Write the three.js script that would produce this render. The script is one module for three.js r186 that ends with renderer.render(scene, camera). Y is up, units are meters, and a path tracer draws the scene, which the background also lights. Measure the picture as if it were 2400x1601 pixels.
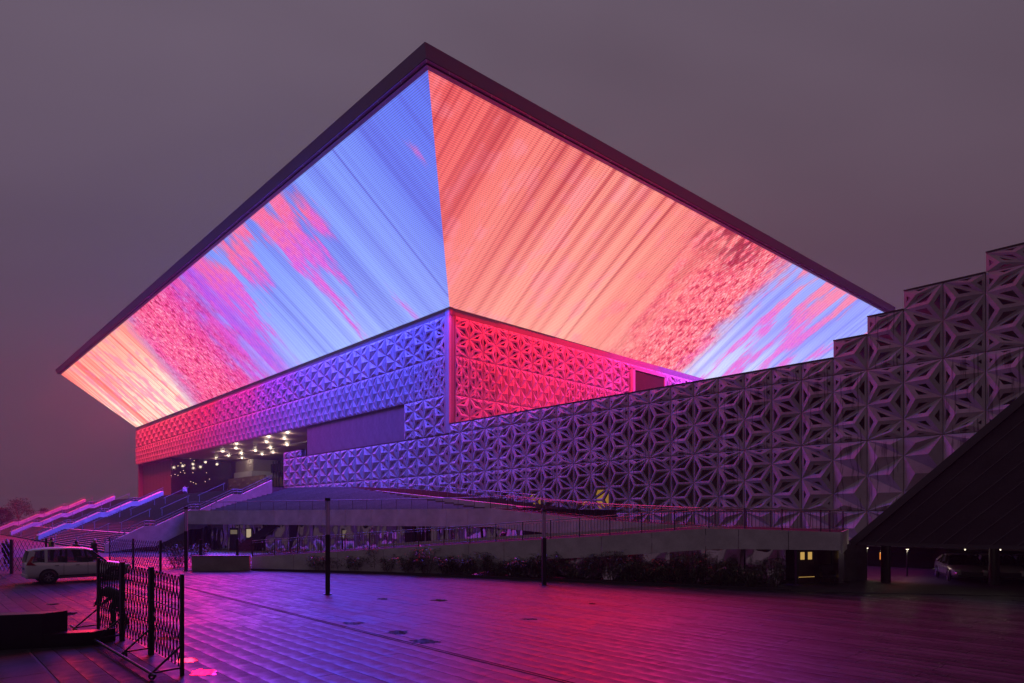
import * as THREE from 'three';
import { mergeGeometries } from 'three/addons/utils/BufferGeometryUtils.js';
import { RectAreaLightUniformsLib } from 'three/addons/lights/RectAreaLightUniformsLib.js';
import { MarchingCubes } from 'three/addons/objects/MarchingCubes.js';
import { RoundedBoxGeometry } from 'three/addons/geometries/RoundedBoxGeometry.js';

// ---------------------------------------------------------------- camera, sky, twilight, screen light
const FX = 1508, CX = 1200, HY = 1213, EYE = 3.2;            // lens in photo pixels: focal length, principal column, horizon row; eye height in metres
const scene = new THREE.Scene();
const camera = new THREE.PerspectiveCamera(2 * Math.atan(800.5 / FX) * 180 / Math.PI, 2400 / 1601, 0.1, 3000);
camera.position.set(0, EYE, 0);
camera.setViewOffset(2400, 1601, 0, 800.5 - HY, 2400, 1601); // rising front of a shift lens
const renderer = new THREE.WebGLRenderer({ antialias: true });
renderer.toneMapping = THREE.LinearToneMapping;
renderer.toneMappingExposure = 1.0;
renderer.shadowMap.enabled = true;
RectAreaLightUniformsLib.init();
const SKY_LEVEL = 1.0;
{
  const W = 512, H = 256, d = new Float32Array(W * H * 4);
  for (let j = 0; j < H; j++) for (let i = 0; i < W; i++) {
    const el = (j + 0.5) / H * 180 - 90, az = ((i + 0.5) / W - 0.5) * 2 * Math.PI;
    // overcast dusk: mauve low down, greyer overhead, a little lighter towards the afterglow
    const t = Math.min(1, Math.max(0, el / 42)), s = t * t * (3 - 2 * t);
    const glow = 0.97 + 0.14 * Math.cos(az + Math.PI * 0.78);
    const cl = (x, y) => { let s = 0, a = 0.5; for (let k = 0; k < 4; k++) { s += a * Math.sin(x * 3 + 1.7 * Math.sin(y * 2.1 + k * 2.3) + k * 1.9) * Math.sin(y * 2.6 + 1.4 * Math.sin(x * 1.7 + k) + k * 0.7); x *= 1.9; y *= 1.9; a *= 0.55; } return s; };
    const cyc = Math.cos(az), cys = Math.sin(az), wisp = 1 + 0.12 * cl(cyc * 1.6 + 3, cys * 1.6 + el * 0.075);
    const lo = [0.063, 0.037, 0.052], hi = [0.124, 0.094, 0.130];
    for (let k = 0; k < 3; k++) d[(j * W + i) * 4 + k] = (lo[k] + (hi[k] - lo[k]) * s) * glow * wisp;
    d[(j * W + i) * 4 + 3] = 1;
  }
  const tx = new THREE.DataTexture(d, W, H, THREE.RGBAFormat, THREE.FloatType);
  tx.mapping = THREE.EquirectangularReflectionMapping; tx.magFilter = THREE.LinearFilter; tx.minFilter = THREE.LinearFilter; tx.needsUpdate = true;
  scene.background = tx; scene.environment = tx;
  scene.backgroundIntensity = SKY_LEVEL; scene.environmentIntensity = SKY_LEVEL;
}
const sun = new THREE.DirectionalLight(0xffe6d8, 0.03);       // the last of the daylight behind the overcast
sun.position.set(-120, 90, 60); sun.castShadow = true; sun.shadow.radius = 60;
Object.assign(sun.shadow.camera, { left: -160, right: 120, top: 120, bottom: -60, near: 1, far: 500 });
scene.add(sun, sun.target);
scene.fog = new THREE.FogExp2(new THREE.Color().setRGB(0.8, 0.8, 0.82), 0.00026);   // damp air that scatters the glow of the screens

// building axes: E1 along the long front towards the near end, E2 into the building
const E1 = new THREE.Vector3(0.68682, 0, 0.72683), E2 = new THREE.Vector3(0.72683, 0, -0.68682), UP = new THREE.Vector3(0, 1, 0);
const TURN = -Math.atan2(0.72683, 0.68682);
const V = (x, y, z) => new THREE.Vector3(x, y, z);
const AC = (a, y, c) => V(E1.x * a - E2.x * c, y, E1.z * a - E2.z * c);   // building coordinates to world (c grows towards the plaza)
const atH = (u, v, H) => { const t = (H - EYE) * FX / (HY - v); return V((u - CX) / FX * t, H, -t); };
const atZ = (u, v, z) => V((u - CX) / FX * z, EYE + (HY - v) / FX * z, -z);
const gnd = (u, v) => atH(u, v, 0);
const H_IN = 27.7, H_OUT = 41.8;
const roofC = atH(1053.6, 719.5, H_IN), roofA = atH(1003, 164.4, H_OUT);
const roofLi = atH(318.7, 1001.8, H_IN), roofLo = atH(143, 877.9, H_OUT);
const grow = (p, q, k) => q.clone().sub(p).multiplyScalar(k).add(p);
const roofRi = grow(roofC, atH(1644.4, 890.8, H_IN), 1.75), roofRo = grow(roofA, atH(2070, 731.3, H_OUT), 1.02);
// the two lit soffits are screens: what their picture sends out over the plaza, piece by piece along each side
const SCREEN_GAIN = 8.5;
function screenLamps(ci, co, fi, fo, list) {
  let t0 = 0;
  const at = (t, v) => ci.clone().lerp(fi, t).lerp(co.clone().lerp(fo, t), v);
  for (const [t1, r, g, b, k] of list) {
    for (let i = 0; i < 3; i++) {
      const v0 = i / 3, v1 = (i + 1) / 3, vm = (v0 + v1) / 2, mid = at((t0 + t1) / 2, vm), run = at(t1, vm).sub(at(t0, vm)), w = run.length(); run.normalize();
      const slope = at((t0 + t1) / 2, v1).sub(at((t0 + t1) / 2, v0)); slope.addScaledVector(run, -slope.dot(run));
      const n = new THREE.Vector3().crossVectors(run, slope).normalize(); if (n.y > 0) n.negate();
      const L = new THREE.RectAreaLight(new THREE.Color().setRGB(r, g, b), k * SCREEN_GAIN, w * 0.97, slope.length() * 0.98);
      L.position.copy(mid).addScaledVector(n, 0.35);
      L.up.copy(slope).normalize(); L.lookAt(L.position.clone().add(n));
      scene.add(L);
    }
    t0 = t1;
  }
}
const SCREEN_L = [[0.1, 0.06, 0.06, 1, 3.3], [0.2, 0.07, 0.07, 1, 3.1], [0.3, 0.12, 0.06, 1, 2.8], [0.4, 0.28, 0.03, 0.9, 2.4], [0.55, 0.8, 0.01, 0.36, 2.1], [0.78, 1, 0.0, 0.07, 2.0], [1, 1, 0.0, 0.05, 2.0]];
const SCREEN_R = [[0.1, 1, 0.0, 0.035, 2.2], [0.2, 1, 0.0, 0.035, 2.3], [0.32, 1, 0.0, 0.05, 2.5], [0.45, 0.95, 0.01, 0.2, 2.9], [0.6, 0.6, 0.04, 0.8, 2.5], [1, 0.3, 0.08, 1, 2.4]];
screenLamps(roofC, roofA, roofLi, roofLo, SCREEN_L);
screenLamps(roofC, roofA, roofRi, roofRo, SCREEN_R);

// ---------------------------------------------------------------- helpers
let seed = 7;
const rnd = () => { seed |= 0; seed = seed + 0x6D2B79F5 | 0; let t = Math.imul(seed ^ seed >>> 15, 1 | seed); t = t + Math.imul(t ^ t >>> 7, 61 | t) ^ t; return ((t ^ t >>> 14) >>> 0) / 4294967296; };
const rr = (a, b) => a + (b - a) * rnd();
const clamp = (x, a = 0, b = 1) => Math.min(b, Math.max(a, x));
const sstep = (a, b, x) => { const t = clamp((x - a) / (b - a)); return t * t * (3 - 2 * t); };
const hash2 = (i, j) => { let h = Math.imul(i, 374761393) + Math.imul(j, 668265263) | 0; h = Math.imul(h ^ h >>> 13, 1274126177); return ((h ^ h >>> 16) >>> 0) / 4294967296; };
function vnoise(x, y, px = 0, py = 0) {
  const i = Math.floor(x), j = Math.floor(y), fx = x - i, fy = y - j, ux = fx * fx * (3 - 2 * fx), uy = fy * fy * (3 - 2 * fy);
  const m = (k, p) => p ? ((k % p) + p) % p : k;
  const a = hash2(m(i, px), m(j, py)), b = hash2(m(i + 1, px), m(j, py)), c = hash2(m(i, px), m(j + 1, py)), d = hash2(m(i + 1, px), m(j + 1, py));
  return a + (b - a) * ux + (c - a) * uy + (a - b - c + d) * ux * uy;
}
const fbm = (x, y, o = 4, px = 0, py = 0) => { let s = 0, a = 0.5, n = 0; for (let k = 0; k < o; k++) { s += a * vnoise(x, y, px, py); n += a; x *= 2; y *= 2; px *= 2; py *= 2; a *= 0.5; } return s / n; };
function dataTex(w, h, fn, srgb = true) {
  const d = new Uint8Array(w * h * 4);
  for (let j = 0; j < h; j++) for (let i = 0; i < w; i++) { const c = fn(i / w, j / h, i, j), o = (j * w + i) * 4; d[o] = clamp(c[0], 0, 255); d[o + 1] = clamp(c[1], 0, 255); d[o + 2] = clamp(c[2], 0, 255); d[o + 3] = 255; }
  const t = new THREE.DataTexture(d, w, h, THREE.RGBAFormat); t.magFilter = THREE.LinearFilter; t.minFilter = THREE.LinearFilter;
  t.wrapS = t.wrapT = THREE.RepeatWrapping; if (srgb) t.colorSpace = THREE.SRGBColorSpace; t.needsUpdate = true; return t;
}
const grey = x => [x, x, x];
const concreteTex = dataTex(512, 512, (u, v) => { const n = fbm(u * 8, v * 8, 5, 8, 8), f = vnoise(u * 128, v * 128, 128, 128); return grey(196 + 44 * (n - 0.5) + 14 * (f - 0.5)); });
const streakTex = dataTex(512, 512, (u, v) => { const n = fbm(u * 8, v * 8, 4, 8, 8), st = fbm(u * 48, v * 3, 3, 48, 3); return grey(200 + 36 * (n - 0.5) - 60 * sstep(0.52, 0.75, st)); });
const stoneTex = dataTex(512, 512, (u, v) => { const n = fbm(u * 6, v * 6, 5, 6, 6), f = vnoise(u * 200, v * 200, 200, 200), g = vnoise(u * 80, v * 80, 80, 80); return grey(185 + 60 * (n - 0.5) + 40 * (f - 0.5) + 26 * (g - 0.5)); });
const dampTex = dataTex(512, 512, (u, v) => { const n = fbm(u * 5, v * 5, 5, 5, 5); const f = vnoise(u * 160, v * 160, 160, 160); return grey(150 + 130 * (n - 0.5) + 30 * (f - 0.5)); }, false);
const roughTex = dataTex(256, 256, (u, v) => grey(128 + 120 * (fbm(u * 32, v * 32, 3, 32, 32) - 0.5)), false);
const lin = (r, g, b) => new THREE.Color().setRGB(r, g, b);
const mat = (r, g, b, o = {}) => new THREE.MeshStandardMaterial({ color: lin(r, g, b), roughness: 0.7, metalness: 0, ...o });
const phys = (r, g, b, o = {}) => new THREE.MeshPhysicalMaterial({ color: lin(r, g, b), roughness: 0.5, ...o });
const M = {
  panel: mat(0.64, 0.63, 0.635, { map: concreteTex, roughness: 0.72 }),
  panelB: mat(0.59, 0.58, 0.585, { map: concreteTex, roughness: 0.75 }),
  backing: mat(0.60, 0.59, 0.595, { map: concreteTex, roughness: 0.9 }),
  blank: mat(0.26, 0.25, 0.255, { map: concreteTex, roughness: 0.6 }),
  fascia: mat(0.24, 0.23, 0.24, { roughness: 0.45, metalness: 0.3 }),
  trim: mat(0.12, 0.115, 0.12, { roughness: 0.5 }),
  pier: mat(0.34, 0.33, 0.335, { map: concreteTex, roughness: 0.75 }),
  cladding: mat(0.82, 0.81, 0.815, { map: concreteTex, roughness: 0.6 }),
  stone: mat(0.20, 0.195, 0.20, { map: stoneTex, roughness: 0.62 }),
  stepStone: mat(0.22, 0.215, 0.22, { map: stoneTex, roughness: 0.6 }),
  parapet: mat(0.78, 0.77, 0.775, { map: concreteTex, roughness: 0.6 }),
  paleStone: mat(0.5, 0.49, 0.49, { map: stoneTex, roughness: 0.6 }),
  deck: phys(0.05, 0.048, 0.048, { map: stoneTex, roughness: 0.95, specularIntensity: 0.1 }),
  steel: mat(0.22, 0.22, 0.23, { roughness: 0.5, metalness: 0.2 }),
  darkSteel: mat(0.05, 0.05, 0.052, { roughness: 0.4, metalness: 0.6 }),
  slot: phys(0.012, 0.012, 0.012, { roughness: 0.95, specularIntensity: 0.1 }),
  black: mat(0.012, 0.012, 0.013, { roughness: 0.45 }),
  blackPaint: mat(0.008, 0.008, 0.009, { roughness: 0.5 }),
  mirror: mat(0.62, 0.62, 0.63, { roughness: 0.06, metalness: 1 }),
  glass: phys(0.9, 0.92, 0.95, { roughness: 0.03, transmission: 1, thickness: 0 }),
  darkGlass: mat(0.01, 0.01, 0.012, { roughness: 0.08 }),
  tintGlass: phys(0.25, 0.27, 0.28, { roughness: 0.03, transmission: 1, thickness: 0 }),
  asphalt: mat(0.045, 0.045, 0.047, { map: stoneTex, roughness: 0.75 }),
  granite: mat(0.010, 0.010, 0.011, { map: stoneTex, roughness: 0.3 }),
  timber: mat(0.08, 0.04, 0.03, { roughness: 0.5 }),
  warm: mat(0.02, 0.015, 0.01, { emissive: lin(1, 0.60, 0.16), emissiveIntensity: 0.5 }),
  soil: mat(0.02, 0.017, 0.014, { roughness: 0.95 }),
  acrylic: phys(0.75, 0.75, 0.78, { roughness: 0.15, transmission: 0.75, thickness: 0 }),
  beige: mat(0.45, 0.33, 0.24, { map: concreteTex, roughness: 0.7 }),
  pale: mat(0.55, 0.57, 0.60, { roughness: 0.6 }),
  canopy: mat(0.07, 0.066, 0.068, { map: stoneTex, roughness: 0.38 }),
};
const names = {};
function numbered(n) { const k = names[n] = (names[n] ?? -1) + 1; return k ? `${n}_${String(k).padStart(3, '0')}` : n; }
function tag(o, label, category, group, kind) { if (label) o.userData.label = label; if (category) o.userData.category = category; if (group) o.userData.group = group; if (kind) o.userData.kind = kind; return o; }
function thing(name, label, category, pos, turn = 0, group, kind) { const g = new THREE.Group(); g.name = numbered(name); if (pos) g.position.copy(pos); g.rotation.y = turn; tag(g, label, category, group, kind); scene.add(g); g.updateMatrixWorld(true); return g; }
function part(parent, name, geo, m) { const o = new THREE.Mesh(geo, m); o.name = name; o.castShadow = o.receiveShadow = true; parent.add(o); return o; }
// geometry given in world coordinates, hung under a thing that stands somewhere else
function wpart(parent, name, geo, m) { parent.updateMatrixWorld(true); geo.applyMatrix4(parent.matrixWorld.clone().invert()); return part(parent, name, geo, m); }
const norm = g => { const o = g.index ? g.toNonIndexed() : g; for (const k of Object.keys(o.attributes)) if (!['position', 'normal', 'uv'].includes(k)) o.deleteAttribute(k); if (!o.attributes.uv) o.setAttribute('uv', new THREE.BufferAttribute(new Float32Array(o.attributes.position.count * 2), 2)); return o; };
const merge = list => mergeGeometries(list.map(norm), false);
function box(w, h, d, x = 0, y = 0, z = 0) { const g = new THREE.BoxGeometry(w, h, d); g.translate(x, y, z); return g; }
function rbox(w, h, d, r = 0.01, x = 0, y = 0, z = 0) { const g = new RoundedBoxGeometry(w, h, d, 2, r); g.translate(x, y, z); return g; }
function cyl(r0, r1, h, x = 0, y = 0, z = 0, n = 16) { const g = new THREE.CylinderGeometry(r1, r0, h, n); g.translate(x, y + h / 2, z); return g; }
function bar(p, q, r, n = 8, r2 = r) { const d = q.clone().sub(p), g = new THREE.CylinderGeometry(r2, r, d.length(), n); g.translate(0, d.length() / 2, 0); g.applyQuaternion(new THREE.Quaternion().setFromUnitVectors(UP, d.clone().normalize())); g.translate(p.x, p.y, p.z); return g; }
function sqbar(p, q, w, h) { const d = q.clone().sub(p), L = d.length(), g = new THREE.BoxGeometry(w, h, L); const m = new THREE.Matrix4().lookAt(q, p, Math.abs(d.y) > 0.95 * L ? V(1, 0, 0) : UP); g.applyMatrix4(m); const c = p.clone().add(q).multiplyScalar(0.5); g.translate(c.x, c.y, c.z); return g; }
function tris(list) { // list of [p,q,r] Vector3 triples, flat shaded, uv in metres by dominant plane
  const pos = [], uv = [];
  for (const t of list) { const n = t[1].clone().sub(t[0]).cross(t[2].clone().sub(t[0])); const ax = Math.abs(n.x), ay = Math.abs(n.y), az = Math.abs(n.z);
    for (const p of t) { pos.push(p.x, p.y, p.z); if (ay >= ax && ay >= az) uv.push(p.x / 4, p.z / 4); else if (ax > az) uv.push(p.z / 4, p.y / 4); else uv.push(p.x / 4, p.y / 4); } }
  const g = new THREE.BufferGeometry(); g.setAttribute('position', new THREE.Float32BufferAttribute(pos, 3)); g.setAttribute('uv', new THREE.Float32BufferAttribute(uv, 2)); g.computeVertexNormals(); return g;
}
const quad = (a, b, c, d) => [[a, b, c], [a, c, d]];
function hexa(b, t) { // 4 bottom + 4 top points, counter-clockwise seen from above
  const l = [...quad(t[0], t[1], t[2], t[3]), ...quad(b[3], b[2], b[1], b[0])];
  for (let i = 0; i < 4; i++) { const j = (i + 1) % 4; l.push(...quad(b[i], b[j], t[j], t[i])); }
  return tris(l);
}
function polyPrism(pts, y0, y1) { // pts [[x,z]...]
  const s = new THREE.Shape(pts.map(p => new THREE.Vector2(p[0], -p[1]))); const g = new THREE.ExtrudeGeometry(s, { depth: y1 - y0, bevelEnabled: false }); g.rotateX(-Math.PI / 2); g.translate(0, y0, 0);
  const u = g.attributes.uv; for (let i = 0; i < u.count; i++) u.setXY(i, u.getX(i) / 4, u.getY(i) / 4); return g;
}
const lerp = (a, b, t) => a + (b - a) * t;
function table(list, x) { if (x <= list[0][0]) return list[0][1]; for (let i = 1; i < list.length; i++) if (x <= list[i][0]) return lerp(list[i - 1][1], list[i][1], (x - list[i - 1][0]) / (list[i][0] - list[i - 1][0])); return list[list.length - 1][1]; }

// ---------------------------------------------------------------- ground
const world = thing('ground', null, null, null, 0, null, 'structure');
{ const g = new THREE.PlaneGeometry(2400, 2400, 24, 24); g.rotateX(-Math.PI / 2); const u = g.attributes.uv; for (let i = 0; i < u.count; i++) u.setXY(i, u.getX(i) * 400, u.getY(i) * 400); g.translate(0, -0.03, 0); part(world, 'ground_sheet', g, M.asphalt); }
const BAND = [[435, 1337], [590, 1337], [900, 1345], [1270, 1361], [1654, 1377], [1850, 1386], [2150, 1399], [2420, 1409]].map(p => gnd(p[0], p[1])); // far edge of the plaza paving
const plaza = thing('plaza', null, null, null, 0, null, 'structure');
function farEdgeZ(x) { return table(BAND.map(p => [p.x, p.z]), x); }
const MSTONE = [0, 1, 2, 3, 4, 5].map(i => phys(...[[0.076, 0.074, 0.076], [0.066, 0.064, 0.066], [0.046, 0.045, 0.046], [0.038, 0.037, 0.038], [0.074, 0.072, 0.074], [0.064, 0.062, 0.064]][i], { map: stoneTex, specularIntensity: 0.13, roughness: 0.85, roughnessMap: dampTex, bumpMap: roughTex, bumpScale: 0.0015 }));
{
  // bedding under the joints
  const pts = [[-60, 4], [60, 4], [60, -26]]; for (let i = BAND.length - 1; i >= 0; i--) pts.push([BAND[i].x, BAND[i].z]); pts.push([-24, -52], [-60, -70]);
  part(plaza, 'paving_bed', polyPrism(pts, -0.028, -0.011), mat(0.03, 0.03, 0.031, { roughness: 0.9 }));
  const small = [], paverGeo = new Map();
  const paver = (w, d, key) => { if (!paverGeo.has(key)) { const g = new THREE.BoxGeometry(w, 0.05, d); const p = g.attributes.position; for (let i = 0; i < p.count; i++) if (p.getY(i) > 0) { p.setX(i, p.getX(i) * (1 - 0.004 / w)); p.setZ(i, p.getZ(i) * (1 - 0.004 / d)); } g.computeVertexNormals(); const u = g.attributes.uv; for (let i = 0; i < u.count; i++) u.setXY(i, u.getX(i) * w / 1.7, u.getY(i) * d / 1.7); g.deleteAttribute('normal'); g.computeVertexNormals(); paverGeo.set(key, norm(g)); } return paverGeo.get(key); };
  const list = [];
  const visible = p => { const z = -p.z; if (z < 10.4) return false; const u = CX + p.x / z * FX, v = HY + EYE / z * FX; return u > -120 && u < 2520 && v < 1700; };
  const SLOT = -9.35;   // drain slot parallel to the long front
  for (let row = 0; row < 170; row++) {
    const bigSide = row < 0; const c0 = -2.2 - row * 0.42, c = c0 - 0.21, off = hash2(row, 77) * 1.7;
    if (Math.abs(c - SLOT) < 0.12) continue;
    for (let k = -38; k < 25; k++) { const a = k * 1.7 + off; const p = AC(a, 0, c); if (!visible(p)) continue; const fe = p.x < BAND[0].x ? -52 : farEdgeZ(p.x); if (p.z < fe + 0.1 || p.z > -10) continue; list.push({ a, c, w: 1.696, d: 0.413, row, z: -p.z, p }); }
  }
  // larger slabs on the near side of the folding barrier
  for (let row = 0; row < 14; row++) for (let k = -30; k < 20; k++) { const a = k * 1.3 + (row % 2) * 0.65, c = -2.15 + 0.4 + row * 0.8; const p = AC(a, 0, c); if (!visible(p) || p.x > -3) continue; list.push({ a, c, w: 1.285, d: 0.79, row: row * 3 + k, z: -p.z, p, big: 1 }); }
  list.sort((x, y) => x.z - y.z);
  const place = (q, i) => ({ x: q.p.x, y: -0.025 + (hash2(i, 5) - 0.5) * 0.004, z: q.p.z, tx: (hash2(i, 1) - 0.5) * 0.0016, tz: (hash2(i, 2) - 0.5) * 0.0016 });
  const tone = (q, i) => q.big ? 4 + (hash2(i, 9) > 0.5 ? 1 : 0) : (((Math.floor(q.row / 2)) % 2) * 2 + (hash2(i, 3) > 0.55 ? 1 : 0));
  const rest = [[], [], [], [], [], []];
  list.forEach((q, i) => {
    const g = paver(q.w, q.d, q.big ? 'big' : 'small'), P = place(q, i), m = tone(q, i);
    if (i < 300) { const o = part(plaza, 'paver', g, MSTONE[m]); o.position.set(P.x, P.y, P.z); o.rotation.set(P.tx, TURN, P.tz); }
    else { const g2 = g.clone(); const u = g2.attributes.uv; const ou = hash2(i, 11), ov = hash2(i, 12); for (let j = 0; j < u.count; j++) u.setXY(j, u.getX(j) + ou, u.getY(j) + ov); g2.applyMatrix4(new THREE.Matrix4().makeRotationFromEuler(new THREE.Euler(P.tx, TURN, P.tz))); g2.translate(P.x, P.y, P.z); rest[m].push(g2); }
  });
  rest.forEach((r, m) => { if (r.length) tag(part(plaza, 'far_paving', mergeGeometries(r), MSTONE[m]), null, null, null, 'stuff'); });
  const slot = merge([sqbar(AC(-46, -0.006, SLOT - 0.06), AC(20, -0.006, SLOT - 0.06), 0.05, 0.02), sqbar(AC(-46, -0.006, SLOT + 0.06), AC(20, -0.006, SLOT + 0.06), 0.05, 0.02)]);
  part(plaza, 'drain_channel', slot, M.slot);
  const sl2 = merge([sqbar(AC(-7.45, 0.003, -2), AC(-7.45, 0.003, SLOT), 0.03, 0.012), sqbar(AC(-7.0, 0.003, -2), AC(-7.0, 0.003, SLOT), 0.03, 0.012)]);
  part(plaza, 'drain_channel', sl2, M.slot);
}
// standing water left by the rain
const water = phys(0.012, 0.012, 0.014, { roughness: 0.03, ior: 1.33 });
function puddle(u0, v0, u1, v1, k) {
  const a = gnd(u0, (v0 + v1) / 2), b = gnd(u1, (v0 + v1) / 2), n = gnd((u0 + u1) / 2, v1), f = gnd((u0 + u1) / 2, v0);
  const cx = (a.x + b.x) / 2, cz = (n.z + f.z) / 2, rx = Math.abs(b.x - a.x) * (k < 3 ? 0.4 : 0.34), rz = Math.abs(n.z - f.z) * (k < 3 ? 0.42 : 0.36), pts = [];
  for (let i = 0; i < 44; i++) { const t = i / 44 * Math.PI * 2, r = 0.3 + 1.15 * fbm(3 + k * 7 + Math.cos(t) * 2.6, 5 + Math.sin(t) * 2.6, 4); pts.push([cx + Math.cos(t) * rx * r + Math.sin(t) * rz * 0.35, cz + Math.sin(t) * rz * r]); }
  const g = thing('puddle', ['shallow rainwater puddle glowing red beside the folding barrier', 'shallow dark rainwater patch on the plaza paving'][k < 3 ? 0 : 1], 'puddle', V(cx, 0, cz), 0, k < 3 ? 'puddles by the barrier' : 'puddles on the open plaza');
  const s = new THREE.Shape(pts.map(p => new THREE.Vector2(p[0] - cx, -(p[1] - cz)))); const sg = new THREE.ShapeGeometry(s); sg.rotateX(-Math.PI / 2); sg.translate(0, 0.006, 0); part(g, 'water_surface', sg, water);
}
[[432, 1566, 520, 1588], [405, 1540, 470, 1556], [360, 1492, 425, 1502], [782, 1457, 870, 1466], [895, 1476, 975, 1490], [945, 1496, 1050, 1512], [1000, 1404, 1062, 1411], [875, 1402, 915, 1407], [1208, 1449, 1272, 1454], [100, 1414, 145, 1419], [135, 1433, 185, 1446], [1378, 1414, 1400, 1417]].forEach((p, i) => puddle(...p, i));

// car park to the near end of the wing
const lot = thing('car_park_asphalt', null, null, null, 0, null, 'structure');
{ const p = [[12.2, -27.9], [30, -24.4], [60, -26], [60, -70], [13, -42]]; part(lot, 'asphalt_sheet', polyPrism(p.map(q => [q[0], q[1]]), -0.02, 0.0), M.asphalt); }

// ---------------------------------------------------------------- faceted cladding panels
const PITCH = 2.125, ROW = 4.628, HALF = ROW / 4, Y0 = 3.63;  // column pitch, row height, half a star spacing, height of a row joint
const panelCache = new Map();
function panelGeo(w, nSub, parity, u0, u1, hole, relief) {
  const key = [w.toFixed(3), nSub, parity, u0, u1, hole.toFixed(2), relief].join();
  if (panelCache.has(key)) return panelCache.get(key);
  const ws = w / nSub, T = [];
  const gap = 0.018, H = (u1 - u0) * HALF;
  const P = (x, u, z = 0) => V(gap + x * (w - 2 * gap) / w, gap + (u - u0) * HALF * (H - 2 * gap) / H, z);
  const facet = (a, b, c, s) => {
    if (s < 0.1) { T.push([a, b, c]); return; }
    const g = a.clone().add(b).add(c).multiplyScalar(1 / 3), v = [a, b, c], t = v.map(p => p.clone().sub(g).multiplyScalar(s).add(g));
    const n = b.clone().sub(a).cross(c.clone().sub(a)).normalize(); if (n.z < 0) n.negate();
    const k = t.map(p => p.clone().addScaledVector(n, -0.14).add(V(0, 0, -0.1)));
    for (let i = 0; i < 3; i++) { const j = (i + 1) % 3; T.push(...quad(v[i], v[j], t[j], t[i]), ...quad(t[i], t[j], k[j], k[i])); }
  };
  const tri = (a, b, c, half) => {
    const m = V((a.x + b.x + c.x) / 3, (a.y + b.y + c.y) / 3, relief * (half ? 0.62 : 1)), s = half ? hole * 0.72 : hole;
    facet(a, b, m, s); facet(b, c, m, s); facet(c, a, m, s);
  };
  for (let q = 0; q < nSub; q++) {
    const par = (parity + q) % 2, xl = q * ws, xr = xl + ws;
    for (let u = u0 - 2; u < u1 + 2; u++) {
      // star at half-unit u on the left edge when u has the parity of the column, else on the right edge
      const left = ((u % 2) + 2) % 2 === par, xs = left ? xl : xr, xo = left ? xr : xl, sgn = left ? 1 : -1;
      // triangle with its long side on xs from u to u+2 and its point on xo at u+1
      const lo = u, hi = u + 2, mid = u + 1;
      if (lo >= u0 && hi <= u1) { const v = [P(xs, lo), P(xo, mid), P(xs, hi)]; tri(...(sgn > 0 ? v : v.reverse()), false); }
      else if (mid === u0 && hi <= u1) { const v = [P(xs, mid), P(xo, mid), P(xs, hi)]; tri(...(sgn > 0 ? v : v.reverse()), true); }
      else if (mid === u1 && lo >= u0) { const v = [P(xs, lo), P(xo, mid), P(xs, mid)]; tri(...(sgn > 0 ? v : v.reverse()), true); }
    }
  }
  const g = tris(T); panelCache.set(key, g); return g;
}
const PM = [M.panel, M.panelB, mat(0.65, 0.635, 0.63, { map: streakTex, roughness: 0.72 }), mat(0.70, 0.69, 0.695, { map: streakTex, roughness: 0.7 })];
let panelNo = 0;
function panels(bld, plane, x0, n, y0, u0, u1, holeFn, { nSub = 1, par = 0, relief = 0.29, w = PITCH } = {}) {
  for (let i = 0; i < n; i++) {
    const x = x0 + i * w, h = Math.round(holeFn(x + w / 2) * 20) / 20;
    const o = part(bld, 'facade_panel', panelGeo(w, nSub, nSub === 2 ? par : (i + par) % 2, u0, u1, h, +((nSub === 2 ? relief * 0.75 : relief) * (1 - 0.5 * sstep(0.3, 0.6, h))).toFixed(2)), PM[Math.floor(hash2(panelNo++, 4) * 4)]);
    plane(o, x, y0);
  }
}

// ---------------------------------------------------------------- the hall
const PLAT0 = 6.2, FC = -46;                                    // plane of the long front in building coordinates
const hallPos = AC(-59.3, 0, FC);
const hall = thing('exhibition_hall', 'long faceted hall under an upturned roof with two glowing soffit screens', 'building', hallPos, TURN);
const HL = (a, y, c) => V(a + 59.3, y, c - FC);     // building coordinates to the hall's own
const onFront = (o, a, y) => o.position.copy(HL(a, y, FC));
const onSide = (o, d, y) => { o.position.copy(HL(-59.3, y, FC - d)); o.rotation.y = Math.PI / 2; };   // side wall runs back from the corner; d measured from the corner
const upHole = a => table([[-197, 0], [-180, 0], [-160, 0.3], [-140, 0.48], [-112, 0.45], [-98, 0.28], [-90, 0], [-75, 0], [-70, 0.25], [-60, 0.5]], a);
const midHole = a => table([[-197, 0], [-172, 0], [-150, 0.3], [-120, 0.35], [-107, 0.25], [-100, 0], [-68, 0], [-67, 0.42], [-60, 0.5]], a);
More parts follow.
